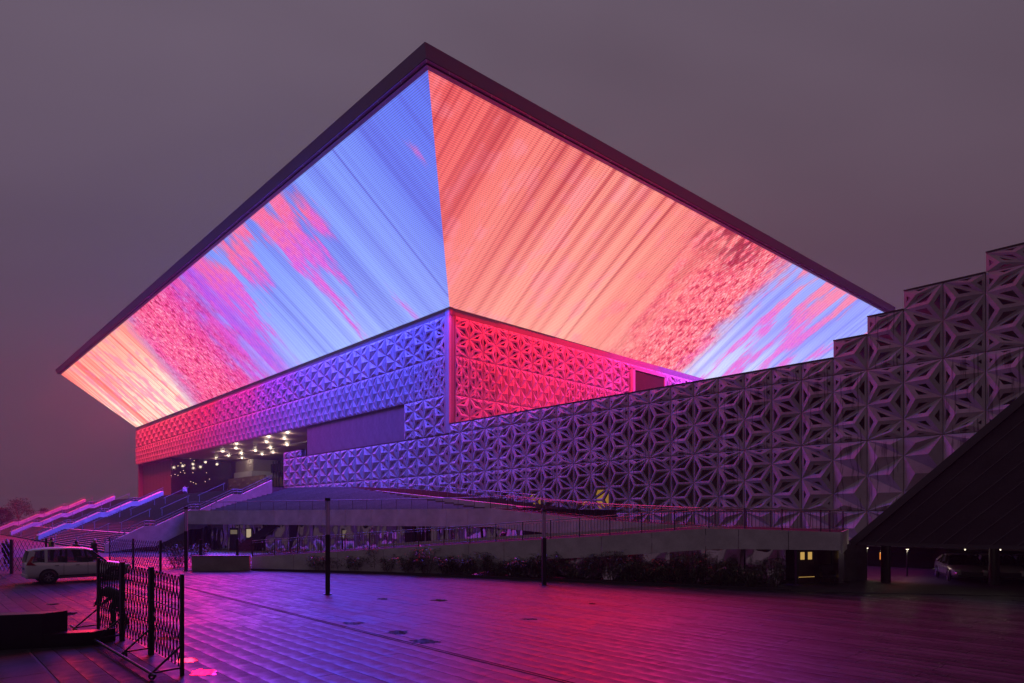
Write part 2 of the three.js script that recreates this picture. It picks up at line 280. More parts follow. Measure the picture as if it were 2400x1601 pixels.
{
  const cols = 65, a0 = -59.3 - 0.75 - cols * PITCH;
  panels(hall, onFront, a0, cols, Y0 + 4 * ROW, 0, 4, upHole, { par: 1 });
  panels(hall, onFront, a0, cols, Y0 + 3 * ROW, 0, 4, midHole, { nSub: 2, par: 0 });
  panels(hall, onFront, -59.3 - 0.75 - 4 * PITCH, 4, Y0 + 2 * ROW, 0, 4, () => 0.35, { par: 0 });
  part(hall, 'corner_pier', box(0.73, H_IN - 13.2, 0.3, -0.37, (H_IN + 12.9) / 2, -0.14), M.panelB);
  part(hall, 'corner_pier', box(0.3, H_IN - 13.2, 0.55, -0.2, (H_IN + 12.9) / 2, -0.59), M.pier);
  // side wall, panels face +E1; column coordinate runs from far to near so that they face outwards
  const sideCols = 30;
  const plane = (o, x, y) => { o.position.copy(HL(-59.3, y, FC - 0.9 - sideCols * PITCH + x)); o.rotation.y = Math.PI / 2; o.position.z += PITCH; };
  const D = x => sideCols * PITCH - x;              // distance from the corner
  const skip = (fn) => (o, x, y) => { fn(o, x, y); };
  panels(hall, skip(plane), 0, sideCols, Y0 + 4 * ROW, 0, 4, x => table([[0, 0.46], [14, 0.42], [26, 0.28], [34, 0.36], [60, 0.36]], D(x)), { par: 0 });
  panels(hall, skip(plane), 0, sideCols, Y0 + 3 * ROW, 0, 4, x => table([[0, 0.45], [5.5, 0.35], [6.4, 0], [18, 0], [19.5, 0.38], [60, 0.4]], D(x)), { nSub: 2, par: 0 });
  panels(hall, skip(plane), 14 * PITCH, sideCols - 14, Y0 + 2 * ROW, 0, 4, x => 0.36, { par: 0 });
  // opening in the side wall
  // dark rooms behind the pierced panels
  const topY = Y0 + 5 * ROW, lowY = Y0 + 3 * ROW, back = [];
  back.push(box(129, topY - lowY + 0.3, 0.2, -9.0 - 64.5, (topY + lowY) / 2, -9.0));                 // gallery wall behind the front screen
  back.push(box(138.2, 0.14, 9.4, -0.5 - 69.1, topY + 0.08, -4.9));
  back.push(box(27.2, 0.14, 9, -22.9, lowY - 0.09, -4.9)); back.push(box(29.6, 0.14, 8, -123, lowY - 0.09, -4.9));
  back.push(box(9.3, ROW, 0.2, -0.75 - 4.65, Y0 + 2.5 * ROW, -9.1)); back.push(box(0.14, ROW, 8.4, -10.2, Y0 + 2.5 * ROW, -4.7));
  back.push(box(0.2, topY - Y0 - 2 * ROW, 57.6, -9.0, (topY + Y0 + 2 * ROW) / 2, -38));                  // and behind the side screen
  back.push(box(8.6, 0.14, 57, -4.7, topY + 0.081, -38.2)); back.push(box(8.6, 0.14, 66, -4.8, Y0 + 2 * ROW - 0.1, -33.6));
  part(hall, 'inner_wall', merge(back), M.backing);
  // recessed dark cornice below the screens
  part(hall, 'cornice', merge([box(138.9, H_IN - topY - 0.03, 0.5, -69.4, (H_IN + topY) / 2, -0.3), box(0.5, H_IN - topY - 0.03, 62, -0.3, (H_IN + topY) / 2, -31.6)]), M.trim);
  // smooth panels, each a slab with a narrow joint
  const slabs = (a0, a1, y0, y1, n, z) => { const w = (a1 - a0) / n; for (let i = 0; i < n; i++) { const o = part(hall, 'smooth_panel', box(w - 0.03, y1 - y0 - 0.03, 0.12), M.blank); o.position.copy(HL(a0 + (i + 0.5) * w, (y0 + y1) / 2, FC + z)); } };
  slabs(-95.9, -68.55, Y0 + 2 * ROW, Y0 + 3 * ROW, 9, -0.25);
  slabs(-197.4, -167, PLAT0, Y0 + 3 * ROW, 10, -1.6);
  // left end wall and rear, so that the hall is a volume
  part(hall, 'end_wall', box(0.3, 20.2, 60, -138.2, 17.5, -30.4), M.blank);
  part(hall, 'rear_wall', box(138, 27, 0.3, -69.2, 13.6, -66), M.blank);
}
// recessed entrance: ceiling with downlights, glass return, back wall
{
  const cy = Y0 + 3 * ROW;
  part(hall, 'entrance_ceiling', box(72, 0.3, 22, (-167 - 95) / 2 + 59.3, cy + 0.17, -11.1), mat(0.36, 0.25, 0.27, { roughness: 0.5 }));
  const spots = [[-105.7, -47.4], [-114, -50.5], [-122.6, -54.8], [-113.3, -47.3], [-121.7, -50.4], [-130.6, -54.9], [-140, -59.4], [-138.3, -54.8], [-145.9, -59.4], [-128.5, -47.3], [-137.2, -50.4], [-146.2, -54.8], [-158.3, -59.6], [-145.6, -50.6], [-154.3, -54.9], [-163, -55.2]];
  const dl = mat(0.1, 0.1, 0.1, { emissive: lin(1, 0.82, 0.6), emissiveIntensity: 2.6 });
  const ring = new THREE.TorusGeometry(0.26, 0.04, 6, 20); ring.rotateX(Math.PI / 2); const disc = new THREE.CylinderGeometry(0.22, 0.22, 0.05, 20);
  for (const [a, c] of spots) {
    const o = part(hall, 'downlight', ring, M.darkSteel); o.position.copy(HL(a, cy - 0.03, c)); const d = part(o, 'lamp_disc', disc, dl); d.position.y = -0.01;
    const L = new THREE.PointLight(lin(1, 0.8, 0.58), 10, 0, 2); L.shadow.radius = 15; L.position.copy(AC(a, cy - 0.35, c)); L.castShadow = true; scene.add(L);
  }
  part(hall, 'return_glass', box(0.1, 11.2, 14, -167 + 59.3, 11.8, -7.2), phys(0.02, 0.02, 0.025, { roughness: 0.05 }));
  part(hall, 'entrance_wall', box(80, 11.2, 0.3, (-170 - 90) / 2 + 59.3, 11.9, -22), mat(0.06, 0.055, 0.06, { roughness: 0.3 }));
  // pale gallery front and the sandy relief wall under it
  const gal = part(hall, 'gallery_front', box(11.3, 2.9, 6, -161.3 + 59.3, 15.9, -18.2), mat(0.30, 0.27, 0.26, { roughness: 0.6 }));
  const led = part(gal, 'gallery_ledge', box(11.4, 1.6, 6.6, -161.3 + 59.3, 13.68, -18.1), M.pale);
  part(hall, 'relief_wall', box(22.3, 6.6, 0.5, -155.8 + 59.3, 9.6, -13.6), M.beige);
  for (let i = 0; i < 8; i++) { const g = new THREE.ConeGeometry(1.1, 0.5, 4); g.rotateX(Math.PI / 2); g.rotateZ(i % 2 ? 0.4 : 1.1); const o = part(hall, 'relief_facet', g, M.beige); o.scale.set(1.35, 0.7, 1); o.position.set(-165 + 59.3 + i * 2.7, 11 + (i % 2) * 0.9, -13.2); }
  // curtain wall with mullions
  for (let k = 0; k < 3; k++) part(hall, 'curtain_wall_band', box(34, 2.1, 0.2, -141 + 59.3, 8.4 + k * 3.4, -19.6), k === 1 ? mat(0.2, 0.15, 0.09, { roughness: 0.4 }) : M.darkGlass);
  for (let k = 0; k < 18; k++) { const o = part(hall, 'mullion', box(0.12, 9, 0.25), M.darkSteel); o.position.set(-157.5 + 59.3 + k * 1.75, 12.4, -19.4); }
  // small warm lamps inside the foyer, seen through the return glass
  const bulb = new THREE.SphereGeometry(0.07, 10, 8), bm = mat(0.1, 0.1, 0.1, { emissive: lin(1, 0.72, 0.38), emissiveIntensity: 2.2 });
  const pts = [[439, 1073], [446, 1075], [455, 1080], [465, 1068], [424, 1085], [417, 1092], [433, 1090], [423, 1107], [430, 1103], [410, 1112], [417, 1114], [433, 1109], [452, 1108], [484, 1108], [401, 1115], [491, 1123], [481, 1129], [453, 1131], [447, 1129], [459, 1134]];
  pts.forEach(([u, v]) => { const ray = atZ(u, v, 1); const dx = ray.x, dz = -1; const t = -166.6 / (E1.x * dx + E1.z * dz); const p = atZ(u, v, t); const g = thing('wall_lamp', 'tiny warm lamp glinting on the dark foyer glass', 'lamp', p, 0, 'lamps on the foyer glass'); part(g, 'bulb', bulb, bm); part(g, 'holder', cyl(0.05, 0.05, 0.12, 0, 0.12, 0, 8), M.darkSteel); });
}
// side-wall window frame, a projecting surround with glass
{
  const w = part(hall, 'side_window', merge([box(0.5, 0.5, 9.2, 0.35, 26.1, -39.5), box(0.5, 5.6, 0.6, 0.35, 23.3, -35.2), box(0.5, 5.6, 0.6, 0.35, 23.3, -43.8)]), M.panelB);
  part(w, 'pane', box(0.06, 5.2, 8, 0.42, 23.2, -39.5), mat(0.05, 0.035, 0.03, { roughness: 0.12 }));
}

// roof with the screens
const tA = [-14.3, 158], tB = [-14, 118];            // metres along each screen covered by its picture
const pic = (kind) => dataTex(2048, 1024, (u, v) => {
  const [x0, x1] = kind ? tB : tA, x = x0 + u * (x1 - x0), q = x - (kind ? 2.4 : 3.6) * v;
  // streaks along the slope
  const s1 = vnoise(q * 0.42 + 40, 3.7 + kind * 9), s2 = vnoise(q * 1.3 + 11, 8.1 + kind * 5), s3 = vnoise(q * 3.7, 1.5 + v * 0.6);
  const broad = vnoise(q * 0.16 + 3, v * 0.7 + kind * 4);
  let c;
  const mixc = (a, b, t) => [lerp(a[0], b[0], t), lerp(a[1], b[1], t), lerp(a[2], b[2], t)];
  const grain = fbm(q * 2.4, v * 30 + x * 0.3, 3), fine = fbm(q * 6, v * 75, 2), clump = fbm(q * 0.55 + 9, v * 9, 4);
  const line = Math.pow(clamp(1 - Math.abs(s1 - 0.5) * 6.5), 1.2) * 0.72 + Math.pow(clamp(1 - Math.abs(s2 - 0.55) * 7), 1.4) * 0.42 + 0.22 * sstep(0.55, 0.8, s3);
  if (!kind) {
    const blue = mixc([112, 142, 246], [172, 194, 255], clamp(0.25 + 0.6 * (1 - v) + 0.3 * (broad - 0.5)));
    const deep = mixc(blue, [70, 84, 222], sstep(10, -12, x) * 0.55);
    c = mixc(deep, [88, 92, 206], line * (0.45 + 0.3 * v));
    const cloud = sstep(0.50, 0.74, fbm(q * 0.34 + 1.7, v * 3.0 + 0.7, 6) + 0.26 * (fbm(q * 2.2, v * 7, 3) - 0.5) + 0.30 * Math.exp(-(((q - 20) / 9) ** 2)) * sstep(0.45, 0.85, v) - 0.10 * sstep(0.6, 0.1, v) - 0.25 * sstep(9, 2, q) + 0.06 * sstep(30, 44, x));
    const warmc = mixc([214, 74, 208], [255, 92, 120], sstep(0.6, 1.0, v + 0.35 * (grain - 0.5)));
    c = mixc(c, mixc(warmc, [255, 150, 210], fine * 0.6), cloud * 0.9);
    const viol = sstep(36, 50, x + 5 * (clump - 0.5)) * sstep(64, 54, x);
    c = mixc(c, mixc([176, 62, 226], [222, 96, 214], grain), viol * (0.35 + 0.5 * sstep(0.35, 0.65, s2)));
    const tex = sstep(46, 62, x + 14 * (clump - 0.5) + 4 * (v - 0.5)) * sstep(94, 74, x - 6 * (1 - v) + 8 * (clump - 0.5));
    const tc = mixc(mixc([190, 24, 74], [242, 84, 134], sstep(0.22, 0.42, grain)), [255, 172, 190], sstep(0.5, 0.72, fine * 0.6 + grain * 0.4));
    c = mixc(c, mixc(tc, [200, 40, 190], sstep(70, 54, x) * 0.4), tex);
    const sal = sstep(80, 88, x + 5 * (clump - 0.5) - 6 * (1 - v));
    const sc = mixc(mixc([255, 186, 158], [255, 238, 212], sstep(1.0, 0.2, v)), [242, 84, 78], clamp(line * 0.8 + 0.25 * sstep(0.6, 0.8, s3)));
    const pinkish = mixc(sc, [240, 130, 170], sstep(0.52, 0.66, clump) * 0.6 * sstep(150, 130, x));
    c = mixc(c, mixc(pinkish, [240, 72, 66], sstep(138, 156, x) * 0.45), sal);
  } else {
    const red = mixc([250, 136, 124], [255, 178, 160], clamp(0.3 + 0.55 * (1 - v) + 0.5 * (broad - 0.5)));
    const deep = mixc(red, [224, 66, 74], sstep(8, -13, x) * 0.55);
    c = mixc(mixc(deep, [255, 150, 172], 0.35 * sstep(0.5, 0.7, clump)), [158, 40, 52], line * (0.26 + 0.42 * v) * sstep(52, 24, x));
    const tex = sstep(20, 44, x + 16 * (clump - 0.5)) * sstep(60, 48, x + 10 * (clump - 0.5));
    const tc = mixc(mixc([196, 40, 74], [244, 96, 116], sstep(0.24, 0.44, grain)), [255, 176, 178], sstep(0.46, 0.70, fine * 0.6 + grain * 0.4));
    const dark = sstep(0.72, 0.95, v) * sstep(26, 32, x) * sstep(46, 40, x) * sstep(0.4, 0.6, fbm(q * 1.2, v * 14, 3));
    c = mixc(c, mixc(mixc(tc, [250, 110, 120], sstep(40, 26, x) * 0.5), [112, 14, 36], dark * 0.7), tex * 0.92);
    const viol = sstep(46, 54, x + 6 * (clump - 0.5));
    const peri = mixc(mixc([156, 174, 252], [204, 216, 255], sstep(0.8, 0.1, v)), [104, 108, 228], line * 0.55);
    const cloud = sstep(0.52, 0.74, fbm(q * 0.38 + 4.4, v * 3.4 + 2.2, 6) + 0.26 * (fbm(q * 2.4, v * 8, 3) - 0.5) + 0.22 * Math.exp(-(((q - 68) / 8) ** 2)) * sstep(0.2, 0.8, v) + 0.12 * Math.exp(-(((q - 50) / 5) ** 2)) - 0.1 * sstep(74, 84, q));
    const pc = mixc([222, 84, 222], [255, 118, 150], sstep(0.55, 0.95, v + 0.3 * (grain - 0.5)));
    c = mixc(c, mixc(peri, mixc(pc, [255, 176, 190], fine * 0.6), cloud * 0.88), viol);
  }
  const led = 0.5 + 0.5 * Math.cos(v * 108 * 2 * Math.PI), k = 0.80 + 0.26 * led;
  return [c[0] * k, c[1] * k, c[2] * k];
});
function screen(ci, co, fi, fo, kind) {
  const N = 40, R = 6, pos = [], uv = [], idx = [], run = kind ? E2 : E1.clone().negate(), [x0, x1] = kind ? tB : tA;
  const grid = (i, j) => ci.clone().lerp(fi, i / N).lerp(co.clone().lerp(fo, i / N), j / R);
  for (let i = 0; i <= N; i++) for (let j = 0; j <= R; j++) { const p = grid(i, j); pos.push(p.x, p.y, p.z); uv.push((p.clone().sub(ci).dot(run) - x0) / (x1 - x0), j / R); }
  for (let i = 0; i < N; i++) for (let j = 0; j < R; j++) { const a = i * (R + 1) + j, b = a + R + 1; idx.push(a, b, b + 1, a, b + 1, a + 1); }
  const g = new THREE.BufferGeometry(); g.setAttribute('position', new THREE.Float32BufferAttribute(pos, 3)); g.setAttribute('uv', new THREE.Float32BufferAttribute(uv, 2)); g.setIndex(idx); g.computeVertexNormals();
  const m = new THREE.MeshStandardMaterial({ color: lin(0.01, 0.01, 0.01), roughness: 0.6, emissive: lin(1, 1, 1), emissiveMap: pic(kind), emissiveIntensity: 1.25 });
  const o = wpart(hall, 'led_screen', g, m);
  o.userData.label = kind ? 'salmon to blue streaked picture on the screen above the red wall' : 'blue to orange streaked picture on the screen above the entrance';
}
const backRo = roofRo.clone().add(E1.clone().multiplyScalar(-70)), backLo = roofLo.clone().add(E2.clone().multiplyScalar(95));
screen(roofC, roofA, roofLi, roofLo, 0); screen(roofC, roofA, roofRi, roofRo, 1);
{
  // eaves: a panelled ledge outside each screen, then the upright fascia
  const ed = [[roofA, roofLo, E2.clone().negate(), 44], [roofA, roofRo, E1.clone(), 40]];
  const dl = ed[0][2], dr = ed[1][2];
  const off = (p, w, y, kl = 1, kr = 1) => p.clone().addScaledVector(dl, w * kl).addScaledVector(dr, w * kr).add(V(0, y, 0));
  const ringPts = (w, y) => [off(roofLo, w, y, 1, -1), off(roofA, w, y), off(roofRo, w, y, -1, 1)];
  const segs = (p, q, name, m, n, gap = 0.04) => { // p,q arrays [L,A,R] of inner and outer rings
    for (let s = 0; s < 2; s++) for (let i = 0; i < n; i++) { const f0 = i / n, f1 = (i + 1) / n; const A0 = p[s].clone().lerp(p[s + 1], f0), A1 = p[s].clone().lerp(p[s + 1], f1), B0 = q[s].clone().lerp(q[s + 1], f0), B1 = q[s].clone().lerp(q[s + 1], f1); const d = A1.clone().sub(A0).normalize().multiplyScalar(gap / 2); wpart(hall, name, tris(quad(A0.add(d), A1.sub(d), B1.sub(d), B0.add(d))), m); }
  };
  const r0 = ringPts(0.02, 0.02), r1 = ringPts(0.42, 0.05), r2 = ringPts(0.48, 0.18), r3 = ringPts(0.78, 0.20), r4 = ringPts(0.80, 0.26), r5 = ringPts(1.16, 1.25);
  segs(r0, r1, 'eave_panel', M.fascia, 22); segs(r1, r2, 'eave_groove', M.black, 1, 0); segs(r2, r3, 'eave_ledge', M.trim, 44, 0.1); segs(r3, r4, 'eave_groove', M.black, 1, 0); segs(r4, r5, 'roof_fascia', M.fascia, 1, 0);
  const topL = r5[0], topA = r5[1], topR = r5[2];
  const bl = topL.clone().addScaledVector(E2, 100), br = topR.clone().addScaledVector(E1, -60);
  wpart(hall, 'roof_deck', tris([...quad(topL, topA, topR, topR.clone().addScaledVector(E1, -150).setY(topR.y)), ...quad(topL, topR.clone().addScaledVector(E1, -150), bl, topL)]), M.fascia);
  // underside of the far end
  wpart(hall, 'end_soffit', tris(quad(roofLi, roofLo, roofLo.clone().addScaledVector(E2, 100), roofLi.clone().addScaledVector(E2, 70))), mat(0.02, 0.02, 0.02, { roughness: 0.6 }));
}

// ---------------------------------------------------------------- the wing
const wing = thing('faceted_wing', 'lower wing of pierced star panels with a stepped top edge joined to the hall', 'building', AC(-14.7, 0, FC), TURN);
const WL = (a, y, c) => V(a + 14.7, y, c - FC);
{
  const put = (o, a, y) => o.position.copy(WL(a, y, FC));
  const aOf = k => -14.7 + k * PITCH;
  const low = a => table([[-105, 0.22], [-97, 0.22], [-92, 0.12], [-88, 0], [-78, 0], [-74, 0.2], [-64, 0.28], [-58, 0.4], [-52, 0.5], [-46, 0.62], [-42, 0.70], [-27, 0.68], [-24, 0.58], [-20.5, 0.45], [-18, 0.34], [-16.7, 0], [0, 0]], a);
  const midH = a => table([[-105, 0.22], [-92, 0.25], [-89, 0], [-79, 0], [-74, 0.22], [-64, 0.30], [-56, 0.42], [-48, 0.54], [-34, 0.6], [-24, 0.54], [-17, 0.45], [-12, 0.36], [-5, 0.34]], a);
  const topH = a => table([[-60, 0.34], [-20, 0.4], [-15, 0.42], [-8, 0.46], [0, 0.4]], a);
  for (let k = -42; k < 7; k++) {
    const a = aOf(k), par = ((k % 2) + 2) % 2, one = (y, u0, u1, fn) => panels(wing, put, a, 1, y, u0, u1, fn, { par });
    if (k >= -21) one(Y0 - 2 * HALF, -2, 0, () => 0);
    one(Y0, 0, 4, low); one(Y0 + ROW, 0, 4, midH);
    const top = k < -42 + 3 ? 1 : k < -21 ? 0 : k < -1 ? 1 : k === -1 ? 2 : k === 0 ? 3 : k < 3 ? 4 : 5;
    if (top) { one(Y0 + 2 * ROW, 0, Math.min(top, 4), topH); if (top > 4) one(Y0 + 3 * ROW, 0, top - 4, topH); }
    const ty = Y0 + 2 * ROW + top * HALF;
    const cap = part(wing, 'coping', box(PITCH - 0.01, 0.07, 0.7), M.darkSteel); cap.position.copy(WL(a + PITCH / 2, ty + 0.04, FC - 0.3));
    if (ty > 13) { const bk = part(wing, 'parapet_back', box(PITCH + 0.002, ty - 12.72, 0.12), M.backing); bk.position.copy(WL(a + PITCH / 2, (ty + 12.72) / 2, FC - 0.7 - (k % 2 ? 0.002 : 0))); }
  }
  part(wing, 'inner_wall', box(105, 12.4, 0.2, -37.5, 6.3, -9), M.backing); part(wing, 'inner_wall', box(0.2, 12.4, 8.4, -89.1, 6.3, -4.7), M.backing);
  part(wing, 'end_cap', box(0.3, 5.5, 0.8, -89.45, 11.2, -0.45), M.panelB);
  part(wing, 'base_glass', box(56, 1.25, 0.1, -17, 0.66, -0.3), M.darkGlass);
  part(wing, 'roof_slab', box(105, 0.2, 30, -37.5, 12.62, -15.6), M.backing);
  // lit rooms behind some of the openings
  for (const [u0, v0, u1, v1] of [[1238, 1158, 1276, 1196], [1366, 1170, 1378, 1184], [1398, 1148, 1430, 1192]]) {
    const A = (u) => { const dx = (u - CX) / FX; const t = 47.2 / (E2.x * dx + E2.z * -1); return t * (E1.x * dx - E1.z); };
    const tz = (u) => 47.2 / (E2.x * (u - CX) / FX - E2.z), um = (u0 + u1) / 2, yv = v => EYE + (HY - v) / FX * tz(um);
    const o = part(wing, 'lit_room_window', box(Math.abs(A(u1) - A(u0)), yv(v0) - yv(v1), 0.04), mat(0.1, 0.07, 0.03, { emissive: lin(1, 0.52, 0.08), emissiveIntensity: 0.28 })); o.position.copy(WL((A(u0) + A(u1)) / 2, (yv(v0) + yv(v1)) / 2, -47.2));
  }
}

// ---------------------------------------------------------------- grand staircase and broad steps
const stairs = thing('grand_staircase', 'wide outdoor staircase with sloping parapet walls rising to the hall entrance', 'staircase', AC(-68.4, 0, -13.3), TURN);
const SL = (a, y, c) => V(a + 68.4, y, c + 13.3);
const PLAT = 6.5, PROFILE = [[-13.3, 0], [-16.5, 1.62], [-17.4, 1.62], [-20.6, 3.25], [-21.5, 3.25], [-24.7, 4.87], [-25.6, 4.87], [-28.8, PLAT], [-46, PLAT]];
const profY = c => table(PROFILE.slice().reverse(), c);
{
  const W0 = -170, W1 = -68.55, wd = W1 - W0;
  for (let i = 0; i + 1 < PROFILE.length; i++) {
    const [c0, y0] = PROFILE[i], [c1, y1] = PROFILE[i + 1];
    if (y1 > y0) { const n = Math.round((y1 - y0) / 0.16); const g = box(wd, (y1 - y0) / n, (c0 - c1) / n + 0.02); const u = g.attributes.uv; for (let j = 0; j < u.count; j++) u.setXY(j, u.getX(j) * 30, u.getY(j) * 0.2);
      for (let k = 0; k < n; k++) { const o = part(stairs, 'step', g, M.stepStone); o.position.copy(SL((W0 + W1) / 2, y0 + (k + 0.5) * (y1 - y0) / n, c0 - (k + 0.5) * (c0 - c1) / n)); } 
      part(stairs, 'step_core', hexa([SL(W0, 0, c0 - 0.35), SL(W1, 0, c0 - 0.35), SL(W1, 0, c1), SL(W0, 0, c1)], [SL(W0, y0 - 0.02, c0 - 0.35), SL(W1, y0 - 0.02, c0 - 0.35), SL(W1, y1 - 0.22, c1), SL(W0, y1 - 0.22, c1)]), M.stepStone); }
    else part(stairs, 'landing', box(wd, y0 > 6 ? 3 : 0.3, c0 - c1 - 0.02, (W0 + W1) / 2 + 68.4, y0 - (y0 > 6 ? 1.5 : 0.15), (c0 + c1) / 2 + 13.3), M.stepStone);
  }
  // parapets follow the flights
  const walls = [-68.4, -110, -141, -168];
  for (const a of walls) {
    const list = [], w = a === -68.4 ? 0.35 : 2.0;
    for (let i = 0; i + 1 < PROFILE.length - 1; i++) { const [c0, y0] = PROFILE[i], [c1, y1] = PROFILE[i + 1]; const h = 0.75, lo0 = Math.max(0, y0 - 1.2), lo1 = Math.max(0, y1 - 1.2); 
      list.push(hexa([SL(a, lo0, c0), SL(a + w, lo0, c0), SL(a + w, lo1, c1), SL(a, lo1, c1)], [SL(a, y0 + h, c0), SL(a + w, y0 + h, c0), SL(a + w, y1 + h, c1), SL(a, y1 + h, c1)])); }
    part(stairs, 'parapet_wall', merge(list), M.parapet);
    for (const [da, y] of [[0.1, 1.25], [0.1, 1.0]]) { const rl = []; for (let i = 0; i + 1 < PROFILE.length - 1; i++) { const [c0, y0] = PROFILE[i], [c1, y1] = PROFILE[i + 1]; rl.push(bar(SL(a + w - da, y0 + y, c0), SL(a + w - da, y1 + y, c1), 0.03, 6)); } part(stairs, 'handrail', merge(rl), M.steel); }
    for (let i = 0; i + 1 < PROFILE.length - 1; i++) for (const f of [0.02, 0.5]) { const c = lerp(PROFILE[i][0], PROFILE[i + 1][0], f); const y = profY(c); part(stairs, 'rail_post', bar(SL(a + w - 0.1, y + 0.5, c), SL(a + w - 0.1, y + 1.25, c), 0.035, 6), M.steel); }
  }
  // free handrails in the middle of the flights
  for (const a of [-82, -96, -128, -158]) for (let i = 0; i + 1 < PROFILE.length - 1; i++) { const [c0, y0] = PROFILE[i], [c1, y1] = PROFILE[i + 1]; if (y1 === y0) continue; part(stairs, 'handrail', merge([bar(SL(a, y0 + 0.95, c0), SL(a, y1 + 0.95, c1), 0.03, 6), bar(SL(a, y0, c0 - 0.2), SL(a, y0 + 0.95, c0 - 0.2), 0.04, 6), bar(SL(a, y1 - 0.3, c1 + 0.2), SL(a, y1 + 0.95, c1 + 0.2), 0.04, 6)]), M.steel); }
}
const broad = thing('seating_steps', 'broad tier of stone seating steps between the staircase and the wing', 'steps', AC(-68, 3.87, -24), TURN);
const BL = (a, y, c) => V(a + 68, y - 3.87, c + 24);
{
  const n = 17, rise = (PLAT - 3.87) / n;
  for (let k = 0; k < n; k++) { // raked risers
    const f = k / (n - 1), y = 3.87 + k * rise, L = (y, s) => BL(-68.3, y, lerp(-22.3, -30.6, f) - s), Rr = (y, s) => BL(lerp(-39, -62, f), y, lerp(-32.6, -35, f) - s), b0 = BL(-68.3, y, -45.2), b1 = BL(lerp(-39, -62, f), y, -45.2);
    part(broad, 'step', hexa([L(y, 0), Rr(y, 0), b1, b0], [L(y + rise, 0.105), Rr(y + rise, 0.105), b1.clone().add(V(0, rise, 0)), b0.clone().add(V(0, rise, 0))]), M.stepStone);
  }
  // ramp along the wing, its pale kerb and the rail beyond it
  const p0 = BL(-35.5, 3.9, -33.6), p1 = BL(-67, PLAT + 0.05, -35.6), up = (p, y, z = 0) => p.clone().add(V(0.2 * z, y, z));
  part(broad, 'ramp_kerb', hexa([up(p0, -0.3), up(p0, -0.3, -0.5), up(p1, -0.3, -0.5), up(p1, -0.3)], [up(p0, 0.22), up(p0, 0.22, -0.5), up(p1, 0.22, -0.5), up(p1, 0.22)]), M.parapet);
  part(broad, 'ramp_deck', hexa([up(p0, -0.3, -0.5), up(p0, -0.3, -3.4), up(p1, -0.3, -3.4), up(p1, -0.3, -0.5)], [up(p0, 0.1, -0.5), up(p0, 0.1, -3.4), up(p1, 0.1, -3.4), up(p1, 0.1, -0.5)]), M.stepStone);
  part(broad, 'handrail', bar(up(p0, 1.1, -3.2), up(p1, 1.1, -3.2), 0.035, 6), M.steel); part(broad, 'handrail', bar(up(p0, 0.65, -3.2), up(p1, 0.65, -3.2), 0.02, 6), M.steel);
  for (let k = 0; k <= 20; k++) { const p = up(p0.clone().lerp(p1, k / 20), 0, -3.2); part(broad, 'rail_post', bar(p, up(p, 1.1), 0.03, 6), M.steel); }
}

// ---------------------------------------------------------------- terrace and the switchback ramps
const TY = 3.87;
const fr = (u, z, y) => V((u - CX) / FX * z, y, -z);
const T = [fr(437, 63, TY), fr(700, 57.8, TY), fr(1000, 51, TY), fr(1150, 47, TY)];
const terrace = thing('terrace', 'flat elevated terrace with pale fascia panels and a glass balustrade', 'terrace', V(T[0].x, 0, T[0].z));
function fasciaRun(bld, pts, lows, size, m) { // panels hung along a polyline of top points; lows = bottom heights
  for (let i = 0; i + 1 < pts.length; i++) {
    const L = pts[i].distanceTo(pts[i + 1]), n = Math.max(1, Math.round(L / size)), dir = pts[i + 1].clone().sub(pts[i]).setY(0).normalize(), out = V(-dir.z, 0, dir.x); if (out.z < 0) out.negate();
    for (let k = 0; k < n; k++) { const f0 = k / n, f1 = (k + 1) / n, g = 0.012 / L; const p = pts[i].clone().lerp(pts[i + 1], f0 + g), q = pts[i].clone().lerp(pts[i + 1], f1 - g), yb0 = lerp(lows[i], lows[i + 1], f0), yb1 = lerp(lows[i], lows[i + 1], f1);
      const b = [p.clone().addScaledVector(out, 0.06).setY(yb0), q.clone().addScaledVector(out, 0.06).setY(yb1), q.clone().setY(yb1), p.clone().setY(yb0)], t = [p.clone().addScaledVector(out, 0.06), q.clone().addScaledVector(out, 0.06), q.clone(), p.clone()];
      wpart(bld, 'fascia_panel', hexa(b, t), m); }
  }
}
function slab(bld, name, front, back, th, m) { for (let i = 0; i + 1 < front.length; i++) wpart(bld, name, hexa([front[i], front[i + 1], back[i + 1], back[i]].map(p => p.clone().add(V(0, -th, 0))), [front[i], front[i + 1], back[i + 1], back[i]]), m); }
function balustrade(bld, pts, h, step, base = 0) {
  const rails = [[], []];
  for (let i = 0; i + 1 < pts.length; i++) { rails[0].push(bar(pts[i].clone().add(V(0, h, 0)), pts[i + 1].clone().add(V(0, h, 0)), 0.024, 8)); rails[1].push(bar(pts[i].clone().add(V(0, base + 0.1, 0)), pts[i + 1].clone().add(V(0, base + 0.1, 0)), 0.011, 6), bar(pts[i].clone().add(V(0, h - 0.12, 0)), pts[i + 1].clone().add(V(0, h - 0.12, 0)), 0.011, 6)); }
  wpart(bld, 'handrail', merge(rails[0]), M.steel); wpart(bld, 'railing_bar', merge(rails[1]), M.steel);
  const gB = box(0.016, h - 0.2, 0.016, 0, 0.09 + (h - 0.2) / 2, 0), gP = box(0.05, h, 0.05, 0, h / 2, 0);
  bld.updateMatrixWorld(true); const inv = bld.matrixWorld.clone().invert();
  let acc = 0, n = 0;
  for (let i = 0; i + 1 < pts.length; i++) { const L = pts[i].distanceTo(pts[i + 1]); while (acc < L) { const p = pts[i].clone().lerp(pts[i + 1], acc / L).applyMatrix4(inv); const post = n % 10 === 0; const o = part(bld, post ? 'railing_post' : 'baluster', post ? gP : gB, M.darkSteel); o.position.copy(p); n++; acc += step; } acc -= L; }
}
